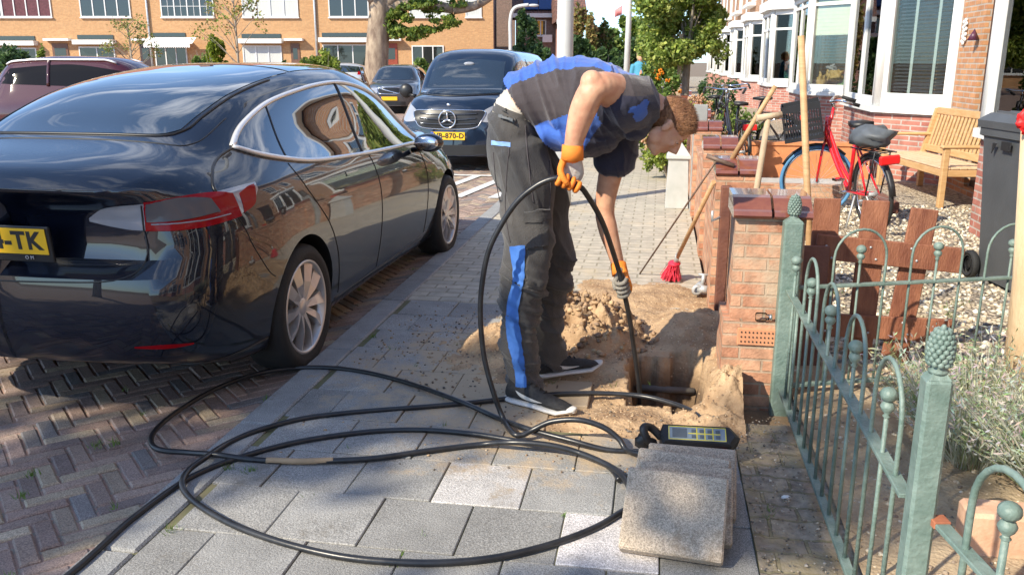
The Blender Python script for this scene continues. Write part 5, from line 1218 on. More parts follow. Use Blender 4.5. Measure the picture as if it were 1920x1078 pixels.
def shirtcls(p,n_):
    inslv=(p-J(1178,190,3.55)).length<.135 and p.y<3.66
    farslv=p.y>3.78 and p.z<J(1150,262,3.87).z and p.x>J(1105,262,3.87).x
    if farslv: return 1
    if (p-J(1185,240,3.6)).length<.10: return 1
    if (p-J(1190,205,3.50)).length<.05+.035*noise.noise(p*22): return 2
    if inslv: return 0 if p.z>J(1180,178,3.55).z else 1
    if p.z>topz(p.x)-.0 and p.x<J(1215,160,WY).x: return 2
    l1=side_of(p,J(1000,215,WY),J(1060,285,WY)) ; 
    if side_of(p,J(1008,232,WY),J(1090,205,WY))<0 and p.x>J(1008,232,WY).x and side_of(p,J(1090,285,WY),J(1150,205,WY))>0 : return 2
    if side_of(p,J(1008,238,WY),J(1165,190,WY))<0: return 1
    return 0
def wrk(amp,f1,ax,f2=1.):
    ax=Vector(ax).normalized()
    def g(p,n_):
        u=p.dot(ax); q=Vector((p.x*2.2+u*f1,p.y*2.5,p.z*2.2-u*f1*.3)); a=noise.noise(q); b=noise.noise(q*2.1+Vector((5,1,2)))
        r=max(0,1-abs(a)*3.2)**1.5; r2=max(0,1-abs(b)*3.)**2; return amp*(r*1.0+.45*r2-.35+.3*noise.noise(p*5))
    return g
shirt=fuse(st,'shirt',.0065,5,[cloth_dark,cloth_navy,cloth_blue],man,shirtcls,wr=wrk(.015,9.,(1,0,.5)),keep=lambda p: side_of(p,J(955,158,WY),J(1041,280,WY))>0)
# --- trousers
tr=MB()
limb(tr,[J(976,207,3.76),J(970,235,3.76),J(966,285,3.76),J(985,335,3.76)],[(.112,.155),(.122,.17),(.126,.185),(.12,.185)],n=24)
limb(tr,[J(972,285,3.68),J(988,345,3.66),J(990,400,3.65),J(990,475,3.62),J(978,545,3.63),J(974,620,3.66),J(980,690,3.68),J(984,725,3.69)],[(.115,.125),(.12,.118),(.115,.112),(.106,.102),(.094,.092),(.086,.088),(.081,.084),(.082,.088)],n=24)
limb(tr,[J(985,290,3.86),J(1012,350,3.88),J(1022,410,3.9),J(1033,480,3.9),J(1028,540,3.93),J(1018,600,3.95),J(1025,655,3.98),J(1028,678,3.99)],[(.13,.12),(.125,.115),(.108,.105),(.104,.1),(.09,.09),(.086,.088),(.085,.085),(.085,.085)],n=24)
w1=wrk(.014,5.,(.7,0,.6)); w2=wrk(.022,12.,(.35,0,1))
trs=fuse(tr,'trousers',.0065,4,[trous],man,wr=lambda p,n_: w1(p,n_)+(w2(p,n_)*(sm(.75,.55,p.z)*.9+.1)),keep=lambda p: side_of(p,J(915,206,WY),J(1018,226,WY))<0)
tj=Proj(trs)
def tproj(x,y,off): # point on the near side of the trousers
    p=J(x,y,3.2); 
    h=tj.t.ray_cast(Vector((0,0,EYE)),(p-Vector((0,0,EYE))).normalized()); 
    return (h[0]+h[1]*off) if h[0] is not None else J(x,y,3.6)
patch('side_stripe',tproj,[(957,462),(962,520),(950,580),(953,640),(966,700),(968,738)],[(984,460),(983,520),(972,580),(978,640),(985,700),(988,735)],stripe_b,trs,n=50,m_=6,off=.006,skirt=.0)
patch('pocket_flash',tproj,[(922,272),(940,274),(957,277)],[(922,264),(940,266),(957,268)],mat('pale blue flash',(.2,.35,.7),.8),trs,n=12,m_=3,off=.003,skirt=0)
patch('thigh_pocket',tproj,[(985,415),(986,465)],[(1024,408),(1026,460)],trous,trs,n=12,m_=10,off=.012,skirt=.016)
patch('pocket_flap',tproj,[(983,398),(984,418)],[(1026,392),(1028,412)],trous,trs,n=12,m_=6,off=.018,skirt=.02)
patch('knee_pocket',tproj,[(990,470),(989,540)],[(1027,468),(1024,540)],trous,trs,n=12,m_=10,off=.008,skirt=.012)
for pts in ([(955,275),(950,330),(948,400),(957,455)],[(925,285),(930,340),(938,380)],[(985,235),(990,300),(1000,380)],[(1030,300),(1032,360),(1028,400)]): line('seam',tproj,pts,.0022,cloth_dark,trs,off=.001,n=30)
us=MB(); limb(us,[J(966,232,3.76),J(974,214,3.76),J(986,204,3.76)],[(.105,.15),(.112,.153),(.117,.158)],n=28,caps=False); fuse(us,'undershirt',.005,2,[mat('pale undershirt',(.5,.46,.4),.85,var=.1)],man,wr=wrk(.006,30.,(.5,0,1)),keep=lambda p: side_of(p,J(950,160,WY),J(1020,240,WY))<.012 or p.z<J(985,205,WY).z)
# waistband, belt loops, pouch
wb=MB()
limb(wb,[J(972,222,3.76),J(977,207,3.76)],[(.118,.165),(.115,.163)],n=30,caps=False); wbo=wb.build('waistband',trous,trs)
for (x,y) in ((948,212),(968,218),(1000,222)): line('belt_loop',tproj,[(x,y-7),(x-3,y+14)],.005,trous,wbo,off=.006,n=8)
patch('phone_pouch',tproj,[(938,222),(958,226)],[(941,207),(961,211)],mat('grey pouch',(.09,.1,.11),.6),wbo,n=8,m_=8,off=.016,skirt=.02)
# --- shoes
sole=mat('white sole',(.62,.6,.57),.6,var=.12,scale=20); upper=mat('black mesh upper',(.014,.014,.016),.8,c2=(.03,.03,.032),scale=60,bump=.4,bscale=350)
def shoe(h,t,lab,sg):
    h=Vector(h);t=Vector(t); L_=(t-h).length; X=Matrix.Translation(h)@Matrix.Rotation(math.atan2(t.y-h.y,t.x-h.x),4,'Z')@Matrix.Rotation(-math.atan2(t.z-h.z,math.hypot(t.x-h.x,t.y-h.y)),4,'Y')
    st_=[0,.03,.1,.25,.45,.65,.8,.92,.98,1.]; wdt=[.055,.085,.105,.105,.10,.125,.13,.10,.06,.03]; hgt=[.20,.27,.33,.33,.27,.20,.165,.12,.08,.05]
    R=[];S2=[]
    for a,w_,g in zip(st_,wdt,hgt):
        x=a*L_; w_*=L_; g*=L_; r=[];s2=[]; z0=.055*L_+(.012 if a>.9 else 0)
        for k in range(16):
            an=2*math.pi*k/16; c,s=math.cos(an),math.sin(an)
            yy=w_*abs(c)**.8*(1 if c>0 else -1)*(1 if s<0 else (1-.25*s)); zz=z0+(g-z0)*.5*(1+s) ; r.append((x,yy,zz))
            s2.append((x+(.006 if a>.97 else(-.006 if a<.02 else 0)),w_*1.08*(abs(c)**.5)*(1 if c>0 else -1),z0*1.15*(.5+.5*s)+(.02*max(0,a-.8)/.2 if s<0 else .008*max(0,a-.8)/.2)))
        R.append(r);S2.append(s2)
    m=MB(); m.rings(R,X=X); m.tube([X@Vector((.13*L_,0,.26*L_)),X@Vector((.16*L_,0,.42*L_))],[.095*L_,.085*L_],14)
    o=fuse(m,'shoe',.004,4,[upper],man)
    m=MB(); m.rings(S2,X=X); m.build('sole',sole,o)
    P=Proj(o); A=X.to_3x3()@Vector((1,0,0)); Sd=X.to_3x3()@Vector((0,sg,0)); Up=X.to_3x3()@Vector((0,0,1))
    def pr(u,v,off):
        c=X@Vector((u*L_,0,v*L_)); return P.ray(c+Sd*.5,-Sd,off)
    patch('side_swoosh',pr,[(.62,.10) if 0 else (.60,.13),(.42,.10),(.28,.125),(.20,.20)],[(.60,.135),(.45,.145),(.33,.17),(.20,.205)],sole,o,n=24,m_=4,off=.0025,skirt=0) if sg else None
    m=MB()
    for q in range(4):
        u=.36+.07*q; a_=P.ray(X@Vector((u*L_,.035*L_,.6*L_)),-Up,.003); b_=P.ray(X@Vector((u*L_,-.035*L_,.6*L_)),-Up,.003); m.tube([a_,(a_+b_)/2+Up*.004,b_],.003,6)
    m.build('laces',ink,o)
shoe(G(950,752,0)+Vector((.0,.02,0)),G(1080,790,0)+Vector((-.01,.045,0)),'',-1)
shoe(G(1008,708,.02),G(1127,690,.03),'',-1)
# --- gloves closed on the cable
def glove(wr,kn,cdir,palm_n,mp_,mf,rad=CR,flip=1,cuff=gl_o,sz=1.,name='glove'):
    # wr: wrist, kn: point on the cable axis at the middle of the grip, cdir: along the cable
    wr=Vector(wr);kn=Vector(kn);c=Vector(cdir).normalized(); w_=(wr-kn); w_=(w_-c*w_.dot(c)).normalized(); n_=c.cross(w_)*flip   # n_: back-of-hand side
    m=MB(); base=kn+w_*.045*sz+n_*.022*sz
    # palm
    pts=[wr,wr.lerp(base,.45),base,kn+w_*.012*sz+n_*.030*sz]
    c0=crv(pts,5); R=[]
    for i,p in enumerate(c0):
        t=i/(len(c0)-1); ww=(.032+.014*math.sin(math.pi*min(1,t*1.1)*.6))*sz; th=(.030-.012*t)*sz
        R.append([p+c*math.cos(2*math.pi*k/14)*ww+n_*math.sin(2*math.pi*k/14)*th for k in range(14)])
    m.rings(R)
    o=fuse(m,name,.0035,4,[cuff,mp_],man,cls=lambda p,nn: 1 if nn.dot(n_)<-.35 and (p-wr).length>.05 else 0)
    lens=[.92,1.,.97,.85]
    for k in range(4):
        a0=(k-1.5)*.0215*sz; fr=.0098*sz; rr=rad+fr*1.05
        pts=[kn+c*a0+w_*.02*sz+n_*(rr+.008)]
        tot=4.1*lens[k]
        for q in range(7):
            an=.15+tot*q/6; pts.append(kn+c*(a0+.002*q*(k-1.5)*.3)+ n_*(rr*math.cos(an)) - w_*(rr*math.sin(an)))
        m=MB(); m.tube(crv(pts,3),[fr*(1.1-.28*(i/24)) for i in range(len(crv(pts,3)))],9); m.ell(crv(pts,3)[-1],(fr*.8,)*3,n=8,m=6)
        m.ell(pts[2],(fr*1.12,)*3,n=8,m=6)
        m.build('finger',mf,o)
    tb=[wr.lerp(base,.55)-c*.03*sz-n_*.005,kn+w_*.03*sz-c*.045*sz-n_*.012,kn-c*.030*sz+w_*.008*sz-n_*(rad+.016),kn-c*.008*sz-w_*.006*sz-n_*(rad+.018)]
    m=MB(); cc=crv(tb,4); m.tube(cc,[.0135*sz*(1-.25*i/len(cc)) for i in range(len(cc))],10); m.ell(cc[-1],(.010*sz,)*3,n=8,m=6); m.build('thumb',mf,o)
    return o
CP=crv(p,7) if False else None
gN=PY(1066,341,3.41); gF=PY(1166,540,3.80)
glove(J(1073,283,3.42),gN,(Vector(PY(1085,350,3.42))-Vector(PY(1045,334,3.40))),None,gl_w,gl_o,flip=-1,sz=1.12)
glove(J(1161,498,3.89),gF,(Vector(PY(1181,600,3.86))-Vector(PY(1158,500,3.78))),None,gl_g,gl_g,flip=1,sz=.98)
for (a,b,r0,r1) in ((J(1074,272,3.42),J(1073,300,3.42),.042,.045),(J(1159,494,3.895),J(1163,515,3.87),.036,.038)):
    m=MB(); m.tube([a,a.lerp(b,.5),b],[r0,(r0+r1)/2,r1],16); m.build('glove_cuff',gl_o,man)
# ---------------------------------------------------------------- trees and plants
bark=mat('bark',(.2,.16,.12),.9,c2=(.38,.33,.26),scale=7,bump=.8,bscale=30,stretch=(1,1,.3))
bark_pl=mat('plane bark',(.16,.11,.08),.85,c2=(.42,.33,.24),scale=5,bump=.6,bscale=20,stretch=(1,1,.35))
def leaves(blobs,n,size,pal,m=None,cols=None,seed=0,fill=.45,hang=0):
    m=m or MB(); cols=cols if cols is not None else []
    random.seed(seed); tot=sum(b[1][0]*b[1][1]*b[1][2] for b in blobs)
    for (c,r) in blobs:
        k=int(n*(r[0]*r[1]*r[2])/tot); 
        subs=[]
        for _ in range(max(6,int(14))):
            d=Vector((rnd(-1,1),rnd(-1,1),rnd(-1,1))).normalized()*rnd(.45,.95); subs.append((d,rnd(.22,.42)))
        for _ in range(k):
            d,sr=random.choice(subs); q=d+Vector((random.gauss(0,1),random.gauss(0,1),random.gauss(0,1))).normalized()*sr*rnd(fill,1.05)
            p=Vector((c[0]+q.x*r[0],c[1]+q.y*r[1],c[2]+q.z*r[2])); s=size*rnd(.6,1.3)
            a=Vector((rnd(-1,1),rnd(-1,1),rnd(-1,.6))).normalized(); b=a.cross(Vector((rnd(-1,1),rnd(-1,1),rnd(-1,1)))).normalized(); nrm=a.cross(b)
            m.add([p-a*s*.5,p+b*s*.32+nrm*s*.08,p+a*s*.5,p-b*s*.32+nrm*s*.08],[(0,1,2,3)],0,False)
            cc=random.choice(pal); kk=rnd(.75,1.3); cols.append((cc[0]*kk,cc[1]*kk,cc[2]*kk,1))
    return m,cols
def branches(m,base,tops,r0,r1=.02,bend=.15,mi=0):
    for t in tops:
        t=Vector(t); b=Vector(base); mid=b.lerp(t,.5)+Vector((rnd(-bend,bend),rnd(-bend,bend),rnd(0,bend))); c=crv([b,mid,t],5); m.tube(c,[r0+(r1-r0)*i/(len(c)-1) for i in range(len(c))],7,mi)
def tree(name,base,h,tr,blobs,n,size,pal,label,cat='tree',group=None,barkm=None,seed=1,kind='crown'):
    base=Vector(base); root=empty(name,base,0,label,cat,group); random.seed(seed+100)
    m=MB(); c=crv([(0,0,-.1),(rnd(-.05,.05)*h*.3,rnd(-.05,.05)*h*.3,h*.5),(0,0,h)],6); K=len(c); m.tube(c,[tr*(1.25-.5*i/K) if i else tr*1.5 for i in range(K)],10)
    for (bc,br) in blobs: branches(m,(0,0,h*.85),[(bc[0]+rnd(-.5,.5)*br[0],bc[1]+rnd(-.5,.5)*br[1],bc[2]+rnd(-.3,.6)*br[2]) for _ in range(4)],tr*.55,tr*.1,.1*h*.3)
    m.build('trunk',barkm or bark,root)
    lm,cl=leaves(blobs,n,size,pal,seed=seed); lm.build(kind,leafm,root,cols=cl); return root
GR=[(.08,.15,.03),(.14,.23,.05),(.2,.29,.06),(.28,.36,.08)]; DG=[(.05,.1,.04),(.08,.15,.05),(.12,.2,.06)]; YG=[(.24,.32,.05),(.36,.42,.08),(.16,.22,.05)]; AU=[(.34,.27,.09),(.26,.15,.08),(.2,.23,.07),(.4,.3,.09)]
# unseen trees added behind the camera to shade the foreground
tree('added_shade_tree',(-6.6,-4.5,0),4.2,.16,[((0,0,6.0),(2.3,1.9,1.9)),((1.,-1.1,5.2),(1.4,1.4,1.3))],5200,.2,GR,'unseen leafy tree added behind the camera to shade the near paving',seed=4)
tree('added_shade_tree',(-10.2,-4.2,0),4.2,.18,[((0,0,6.2),(2.4,2.3,1.9)),((1.4,-1.3,6.),(1.6,1.6,1.5))],2600,.2,GR,'second unseen leafy tree added behind the camera to shade the brick road',seed=5)
# big plane tree beyond the silver car
pb=PD(705,165,44.); pb.z=0
root=empty('plane_tree',pb,0,'big plane tree with pale mottled trunk before the sandy brick terrace','tree'); random.seed(9)
def rel(x,y,D=44.): return PD(x,y,D)-pb
m=MB(); m.tube(crv([(0,0,-.2),(0,0,.3),rel(708,80),rel(712,20),rel(722,-60),rel(730,-160)],6),[.62]*3+[.5]*6+[.42]*8+[.36]*9+[.3]*5 if False else [.66-.009*i for i in range(31)],14)
for a,b,c_,r in ((rel(712,20),rel(775,8),rel(850,18),.3),(rel(850,18),rel(890,12),rel(925,-8),.22),(rel(708,35),rel(740,-10),rel(790,-60),.35),(rel(706,0),rel(660,-60),rel(600,-120),.35)):
    cc=crv([a,b,c_],6); m.tube(cc,[r*(1.2-.5*i/len(cc)) for i in range(len(cc))],9)
m.build('trunk',bark_pl,root)
lm,cl=leaves([(rel(755,42),(1.1,.8,.7)),(rel(780,62),(1.2,.8,.45)),(rel(830,40),(.9,.8,.35)),(rel(785,15),(1.4,.9,.45)),(rel(733,60),(.5,.5,.5)),(rel(860,12),(.7,.6,.3))],5200,.2,YG+GR,seed=12)
lm,cl=leaves([(rel(820,-70),(3,2.5,1.3)),(rel(700,-130),(4,4,1.6)),(rel(590,-110),(3,3,1.3))],4000,.3,YG+GR,lm,cl,seed=13); lm.build('crown',leafm,root,cols=cl)
# leafy tree on the right with its stake
tb=PD(1288,150,15.5); tb.z=0
def r2(x,y,D=15.5): return PD(x,y,D)-tb
tr_=tree('leafy_tree',tb,r2(1288,70).z,.07,[(r2(1285,35),(.85,.8,.75)),(r2(1235,75),(.42,.5,.5)),(r2(1330,60),(.45,.5,.55)),(r2(1280,-50),(.9,.9,.9)),(r2(1262,100),(.45,.4,.3))],34000,.08,[(.24,.33,.07),(.36,.45,.09),(.48,.52,.13),(.17,.25,.05),(.28,.35,.1)],'round-crowned leafy street tree with a timber stake, above the parked bicycles',seed=21)
m=MB(); m.cbox(-.035,.035,-.035,.035,0,1.95,.006); tag(m.build('tree_stake',wood_gray,loc=(tb.x-.14,tb.y-.12,0)),'square timber stake beside the trunk of the round leafy tree','stake')
def shrub(name,px,py,D,w_,h_,n,size,pal,label,cat='shrub',flowers=None,seed=1,grp=None,zb=0):
    b=PD(px,py,D); b.z=zb; root=empty(name,b,0,label,cat,grp); random.seed(seed)
    lm,cl=leaves([((0,0,h_*.5),(w_/2,w_/2,h_/2)),((w_*.2,0,h_*.35),(w_/3,w_/3,h_/3)),((-w_*.22,0,h_*.3),(w_/3,w_/3,h_/3))],n,size,pal,seed=seed); lm.build('foliage',leafm,root,cols=cl)
    m=MB(); branches(m,(0,0,-.05),[(rnd(-.35,.35)*w_,rnd(-.35,.35)*w_,h_*rnd(.5,.9)) for _ in range(7)],.018,.005,.05); m.build('stems',bark,root)
    if flowers:
        q=MB(); fc=[]
        for _ in range(flowers[0]):
            a=rnd(0,6.28); rr=w_*.5*math.sqrt(random.random()); z=h_*(.98-.55*(rr/(w_*.5))**2)*rnd(.85,1.08); s=flowers[1]; o=len(q.f)
            for _k in range(9): q.ell((rr*math.cos(a)+rnd(-s,s),rr*math.sin(a)+rnd(-s,s),z+rnd(-s,s)*.7),(s*.42,)*3,n=5,m=3)
            c=random.choice(flowers[2]); kk=rnd(.85,1.15); fc+= [(c[0]*kk,c[1]*kk,c[2]*kk,1)]*(len(q.f)-o)
        tag(q.build('flowers',leafm,root,cols=fc),kind='stuff')
    return root
shrub('flowering_shrub',1232,150,14,1.0,1.55,5200,.07,GR,'green shrub dotted with orange flowers left of the leafy tree',flowers=(16,.035,[(.9,.35,.02)]),seed=31)
shrub('flowering_shrub',1262,165,11.5,.75,.95,2600,.06,YG,'yellow-green shrub with pinkish tan flower heads just above the worker\'s head',flowers=(55,.04,[(.6,.34,.22),(.7,.45,.3),(.55,.4,.2)]),seed=32)
shrub('flowering_shrub',1312,170,11.8,.8,1.05,2800,.06,YG,'tan-flowered hydrangea shrub beside the parked bicycles',flowers=(60,.04,[(.62,.36,.22),(.7,.48,.3),(.5,.42,.15)]),seed=33)
shrub('hedge_shrub',1372,190,13.2,1.2,.8,2600,.06,GR,'low leafy shrub behind the parked bicycles',seed=34)
shrub('small_bush',1346,130,20,1.0,1.3,1600,.09,DG,'small dark green bush below the white bays, right of the leafy tree',seed=36)
# plants across the junction
def sh2(px,ytop,D,wpx,pal,lab,cat,seed,n=1800,size=.12):
    top=PD(px,ytop,D).z; return shrub('shrub' if cat!='conifer' else 'conifer',px,120,D,wpx/1620*D*1.15,top,int(n*1.6),size*1.5,pal,lab,cat,seed=seed)
sh2(405,60,36,45,[(.22,.28,.02),(.3,.36,.03),(.12,.18,.02)],'bright yellow-green pointed conifer before the white awning house','conifer',41,3500,.12)
sh2(372,82,37,38,GR,'rounded green bush left of the yellow-green conifer','bush',42)
sh2(18,86,34,85,DG,'dark green hedge at the left edge behind the red car','hedge',43,2600)
sh2(82,80,39,18,YG,'small yellow-green shrub by the brown door','shrub',44,900)
sh2(572,100,33,40,YG,'yellowing shrub in the front garden left of the silver car','shrub',45)
sh2(610,78,34,50,YG,'tall loose yellow-green shrub behind the silver car','shrub',46,1500)
sh2(540,116,32,34,GR,'low clipped green bush before the curtained window','bush',47)
sh2(745,116,32,34,GR,'low green bush right of the plane tree trunk','bush',48)
sh2(788,114,33,42,GR,'low green hedge bush left of the blue van','bush',49)
def twiggy(px,py,D,hpx,lab,pal,n,seed):
    b=PD(px,py,D); b.z=0; top=PD(px,hpx,D).z; root=empty('young_tree',b,0,lab,'tree'); random.seed(seed); m=MB()
    m.tube([(0,0,0),(.03,0,top*.5),(0,.02,top)],[.05,.04,.015],7)
    tips=[]
    for k in range(26):
        z=top*rnd(.3,.95); a=rnd(0,6.28); L_=(top-z)*.35+.35; t=(math.cos(a)*L_,math.sin(a)*L_,z+L_*.9); tips.append(t); branches(m,(0,0,z),[t],.016,.004,.06)
    m.build('trunk',bark,root); lm,cl=leaves([((t[0],t[1],t[2]-.1),(.28,.28,.28)) for t in tips],n,.1,pal,seed=seed); lm.build('crown',leafm,root,cols=cl)
twiggy(446,120,31,-25,'slender young tree with thin yellow leaves right of the conifer',YG+AU,900,51)
twiggy(246,112,37,42,'small twiggy tree in front of the white door frame, between two windows',GR+AU,900,52)
# trees down the street
far=[(985,22,48,46,DG,'narrow dark tree left of the solar panel house'),(1012,85,46,40,DG,'dark bush below the house with solar panels'),(1098,8,52,42,AU,'russet-leaved tree right of the far red house'),(1085,62,42,46,DG,'dark shrub behind the worker, right of the thick lamp post'),(1128,40,60,40,AU+GR,'olive and russet tree under the patch of blue sky'),(1150,48,66,46,GR,'mid green tree in the distance left of the thin lamp post'),(1172,35,58,44,GR,'green tree directly behind the thin lamp post'),(1205,20,50,60,GR+YG,'tall yellowish-green tree behind the flowering shrub'),(1188,78,40,50,DG,'dark shrub to the right of the thin lamp post'),(1140,84,45,44,DG,'dark round shrub left of the thin lamp post'),(1113,86,48,30,GR,'bushy green shrub in the distance above the worker'),
(1236,10,42,60,GR,'leafy tree mostly behind the round-crowned street tree')]
for k,(px,yt,D,wp,pal,lab) in enumerate(far):
    top=PD(px,yt,D).z; w_=wp/1620*D; b=PD(px,118,D); b.z=0
    tree('background_tree',b,top*.35,.12,[((0,0,top*.62),(w_*.55,w_*.55,top*.38)),((w_*.2,0,top*.35),(w_*.5,w_*.5,top*.3)),((-w_*.2,0,top*.3),(w_*.45,w_*.45,top*.28))],3800,.3,pal,lab,seed=60+k,group='trees closing the street')
# lavender behind the fence
lv=mat('lavender stalk',(.2,.24,.12),.8,c2=(.36,.38,.26),scale=3)
def lavender(cx,cy,rad,hgt,n,seed,lab):
    random.seed(seed); m=MB(); cols=[]
    for _ in range(n):
        a=rnd(0,6.28); r=rad*math.sqrt(random.random())*.45; b=Vector((cx+r*math.cos(a),cy+r*math.sin(a),0)); d=Vector((math.cos(a)*rnd(.1,1.1)*rad,math.sin(a)*rnd(.1,1.1)*rad,hgt*rnd(.55,1.05))); t=b+d
        s=d.cross(Vector((rnd(-1,1),rnd(-1,1),.3))).normalized()*.0022; mid=b+d*.55+Vector((0,0,.03))
        m.add([b-s,b+s,mid+s,mid-s],[(0,1,2,3)],0); m.add([mid-s,mid+s,t],[(0,1,2)],0); c=random.choice([(.42,.45,.33),(.55,.57,.45),(.3,.36,.18),(.64,.62,.54)]); cols+=[c+(1,)]*2
        for q in range(9):
            f=rnd(.35,1.02); p=b+d*f+Vector((0,0,.03*(1-f))); a2=Vector((rnd(-1,1),rnd(-1,1),rnd(-.1,1.2))).normalized(); l=rnd(.018,.04); w_=a2.cross(Vector((rnd(-1,1),rnd(-1,1),rnd(-1,1)))).normalized()*.0028
            m.add([p-w_,p+a2*l*.5+w_*1.3,p+a2*l,p+a2*l*.5-w_*1.3],[(0,1,2,3)],0); cols.append((c[0]*rnd(.8,1.25),c[1]*rnd(.8,1.25),c[2]*rnd(.8,1.3),1))
    return tag(m.build('lavender_bush',leafm,cols=cols),lab,'lavender','lavender bushes behind the near fence post')
lavender(1.28,3.35,.36,.42,650,71,'silvery lavender bush behind the nearest fence post, left of the round timber post')
lavender(1.52,2.95,.36,.45,650,72,'silvery lavender bush at the right edge, above the terracotta planter')
m=MB(); m.cbox(1.0,1.22,2.60,2.72,0,.15,.012); m.cbox(1.235,1.45,2.62,2.74,0,.15,.012); o=m.build('terracotta_edging',mat('terracotta block',(.55,.3,.18),.8,c2=(.66,.42,.28),scale=12,bump=.3)); tag(o,'pair of terracotta edging blocks under the lavender','edging block')
# weeds, grass tufts, loose pebbles
def tufts(pts,name,lab,hh=.035):
    random.seed(81); m=MB(); cols=[]
    for (x,y,n,r) in pts:
        for _ in range(n):
            a=rnd(0,6.28); q=r*random.random(); b=Vector((x+q*math.cos(a),y+q*math.sin(a),-.005)); t=b+Vector((rnd(-.02,.02),rnd(-.02,.02),rnd(.4,1)*hh)); s=Vector((rnd(-1,1),rnd(-1,1),0)).normalized()*.002
            m.add([b-s,b+s,t],[(0,1,2)],0); k=rnd(.7,1.3); cols.append((.14*k,.25*k,.04*k,1))
    tag(m.build(name,leafm,cols=cols),lab,'grass',kind='stuff')
random.seed(8)
tufts([tuple(G(a,b)[:2])+(26,.03) for a,b in ((180,835),(215,830),(430,880),(470,885),(320,995),(1440,960),(1438,975),(1345,575),(1350,570),(60,890),(40,930),(700,632))]+[(rnd(-6,KX),rnd(2,9),9,.02) for _ in range(60)]+[(rnd(-1.6,.3),rnd(1.8,6),4,.02) for _ in range(30)]+[(rnd(.9,2),rnd(4.8,6.),20,.08) for _ in range(14)],'weeds','small green weeds in the paving joints and gravel')
m=MB(); p=G(1473,938); m.ell((p.x,p.y,.012),(.016,.011,.009),bump=.3); tag(m.build('pebble',white),'white pebble on the dark paving strip beside the fence','pebble')
g3=pebbles('grit',.36,.62,1.4,3.6,900,[(.36,.3,.22),(.28,.22,.16),(.48,.42,.34),(.15,.13,.1)],.002,.007,z=.016); tag(g3,'grit and soil crumbs on the dark paving strip beside the fence','grit',kind='stuff')
# ---------------------------------------------------------------- timber post with red bow
m=MB(); m.tube([(1.655,3.9,-.1),(1.625,3.9,.6),(1.565,3.9,1.25)],[.098,.095,.09],20); tag(m.build('timber_post',mat('rough pale wood',(.55,.37,.2),.85,c2=(.72,.54,.34),scale=6,stretch=(1,1,.3),bump=.5,bscale=60)),'thick pale timber post at the right edge behind the lavender','post')
m=MB(); random.seed(2)
for k in range(9): a=2*math.pi*k/9; m.ell((1.50+.045*math.cos(a),3.84,1.27+.04*math.sin(a)),(.03,.016,.026),bump=.7,seed=k)
m.ell((1.50,3.825,1.27),(.02,.015,.02)); tag(m.build('red_bow',mat('red ribbon',(.75,.02,.02),.5,var=.2)),'red ribbon bow on top of the thick timber post','bow')
# ---------------------------------------------------------------- wheelie bin
bn=empty('wheelie_bin',(2.52,6.25,0),R_(8),'dark grey wheelie bin standing in the gravel right of the wooden gate','bin')
bing=mat('bin grey plastic',(.07,.075,.08),.5,var=.12,scale=4,bump=.1)
m=MB(); 
def rr_(w_,d_,z,c=.04): return [(-w_+c,-d_,z),(w_-c,-d_,z),(w_,-d_+c,z),(w_,d_-c,z),(w_-c,d_,z),(-w_+c,d_,z),(-w_,d_-c,z),(-w_,-d_+c,z)]
m.rings([rr_(.21,.25,.03),rr_(.24,.29,.6),rr_(.265,.32,1.0),rr_(.285,.34,1.01),rr_(.285,.34,1.06)],sm=False); m.build('body',bing,bn)
m=MB(); m.rings([rr_(.295,.36,1.062),rr_(.30,.365,1.11),rr_(.25,.30,1.16),rr_(.1,.2,1.175)],sm=False)
for k in range(5): m.cbox(-.2+.09*k,-.17+.09*k,-.28,.28,1.15,1.172,.003)
ld=m.build('lid',bing,bn); m=MB(); m.tube([(-.25,.40,1.07),(.25,.40,1.07)],.018,10); m.build('handle',bing,ld)
for s in(-1,1): wheel(bn,(s*.25,.26,.1),R=.1,rr=.06,wd=.05,side=s,blades=5,style='x',rim=black_pl).rotation_euler=(0,0,R_(90))
m=MB(); m.cbox(-.288,-.284,-.12,-.0,.93,.99,.001); m.build('label_recess',ink,bn); m=MB(); m.prism([(0,0),(.05,.0),(.0,-.07)],0,.004,X=TR((-.289,.1,.97),rx=R_(90),rz=R_(-90))); m.build('arrow_mark',ink,bn)
# ---------------------------------------------------------------- garden bench
bw=mat('varnished bench wood',(.5,.29,.12),.5,c2=(.62,.4,.2),scale=7,stretch=(1,1,6),bump=.15); bw2=mat('bench seat wood',(.58,.4,.24),.6,c2=(.7,.5,.33),scale=7,bump=.15)
bc=empty('garden_bench',(2.96,9.66,0),R_(7),'varnished wooden garden bench with slatted back against the house','bench')
L_=1.75
for (x,y) in ((0,0),(0,L_)): m=MB(); m.cbox(x-.03,x+.03,y-.03,y+.03,0,.62,.006); m.build('leg',bw,bc)
for y in (0,L_): 
    m=MB(); m.rings([[(x-.03,y-.03,z),(x+.03,y-.03,z),(x+.03,y+.03,z),(x-.03,y+.03,z)] for x,z in ((.50,0),(.50,.42),(.62,.95))],sm=False); m.build('leg',bw,bc)
    m=MB(); m.cbox(-.06,.58,y-.045,y+.045,.62,.655,.012); m.build('armrest',bw,bc); m=MB(); m.cbox(.03,.47,y-.02,y+.02,.33,.40,.004); m.build('side_rail',bw,bc)
m=MB(); m.cbox(-.028,.0,.03,L_-.03,.33,.40,.004); m.build('front_rail',bw,bc)
m=MB()
for k in range(6): m.cbox(-.02+k*.088,.055+k*.088,-.02,L_+.02,.405,.425,.004)
m.build('seat',bw2,bc)
for (z,x) in ((.92,.615),(.48,.52)): m=MB(); m.cbox(x-.02,x+.02,.02,L_-.02,z-.04,z+.04,.006); m.build('back_rail',bw,bc)
m=MB()
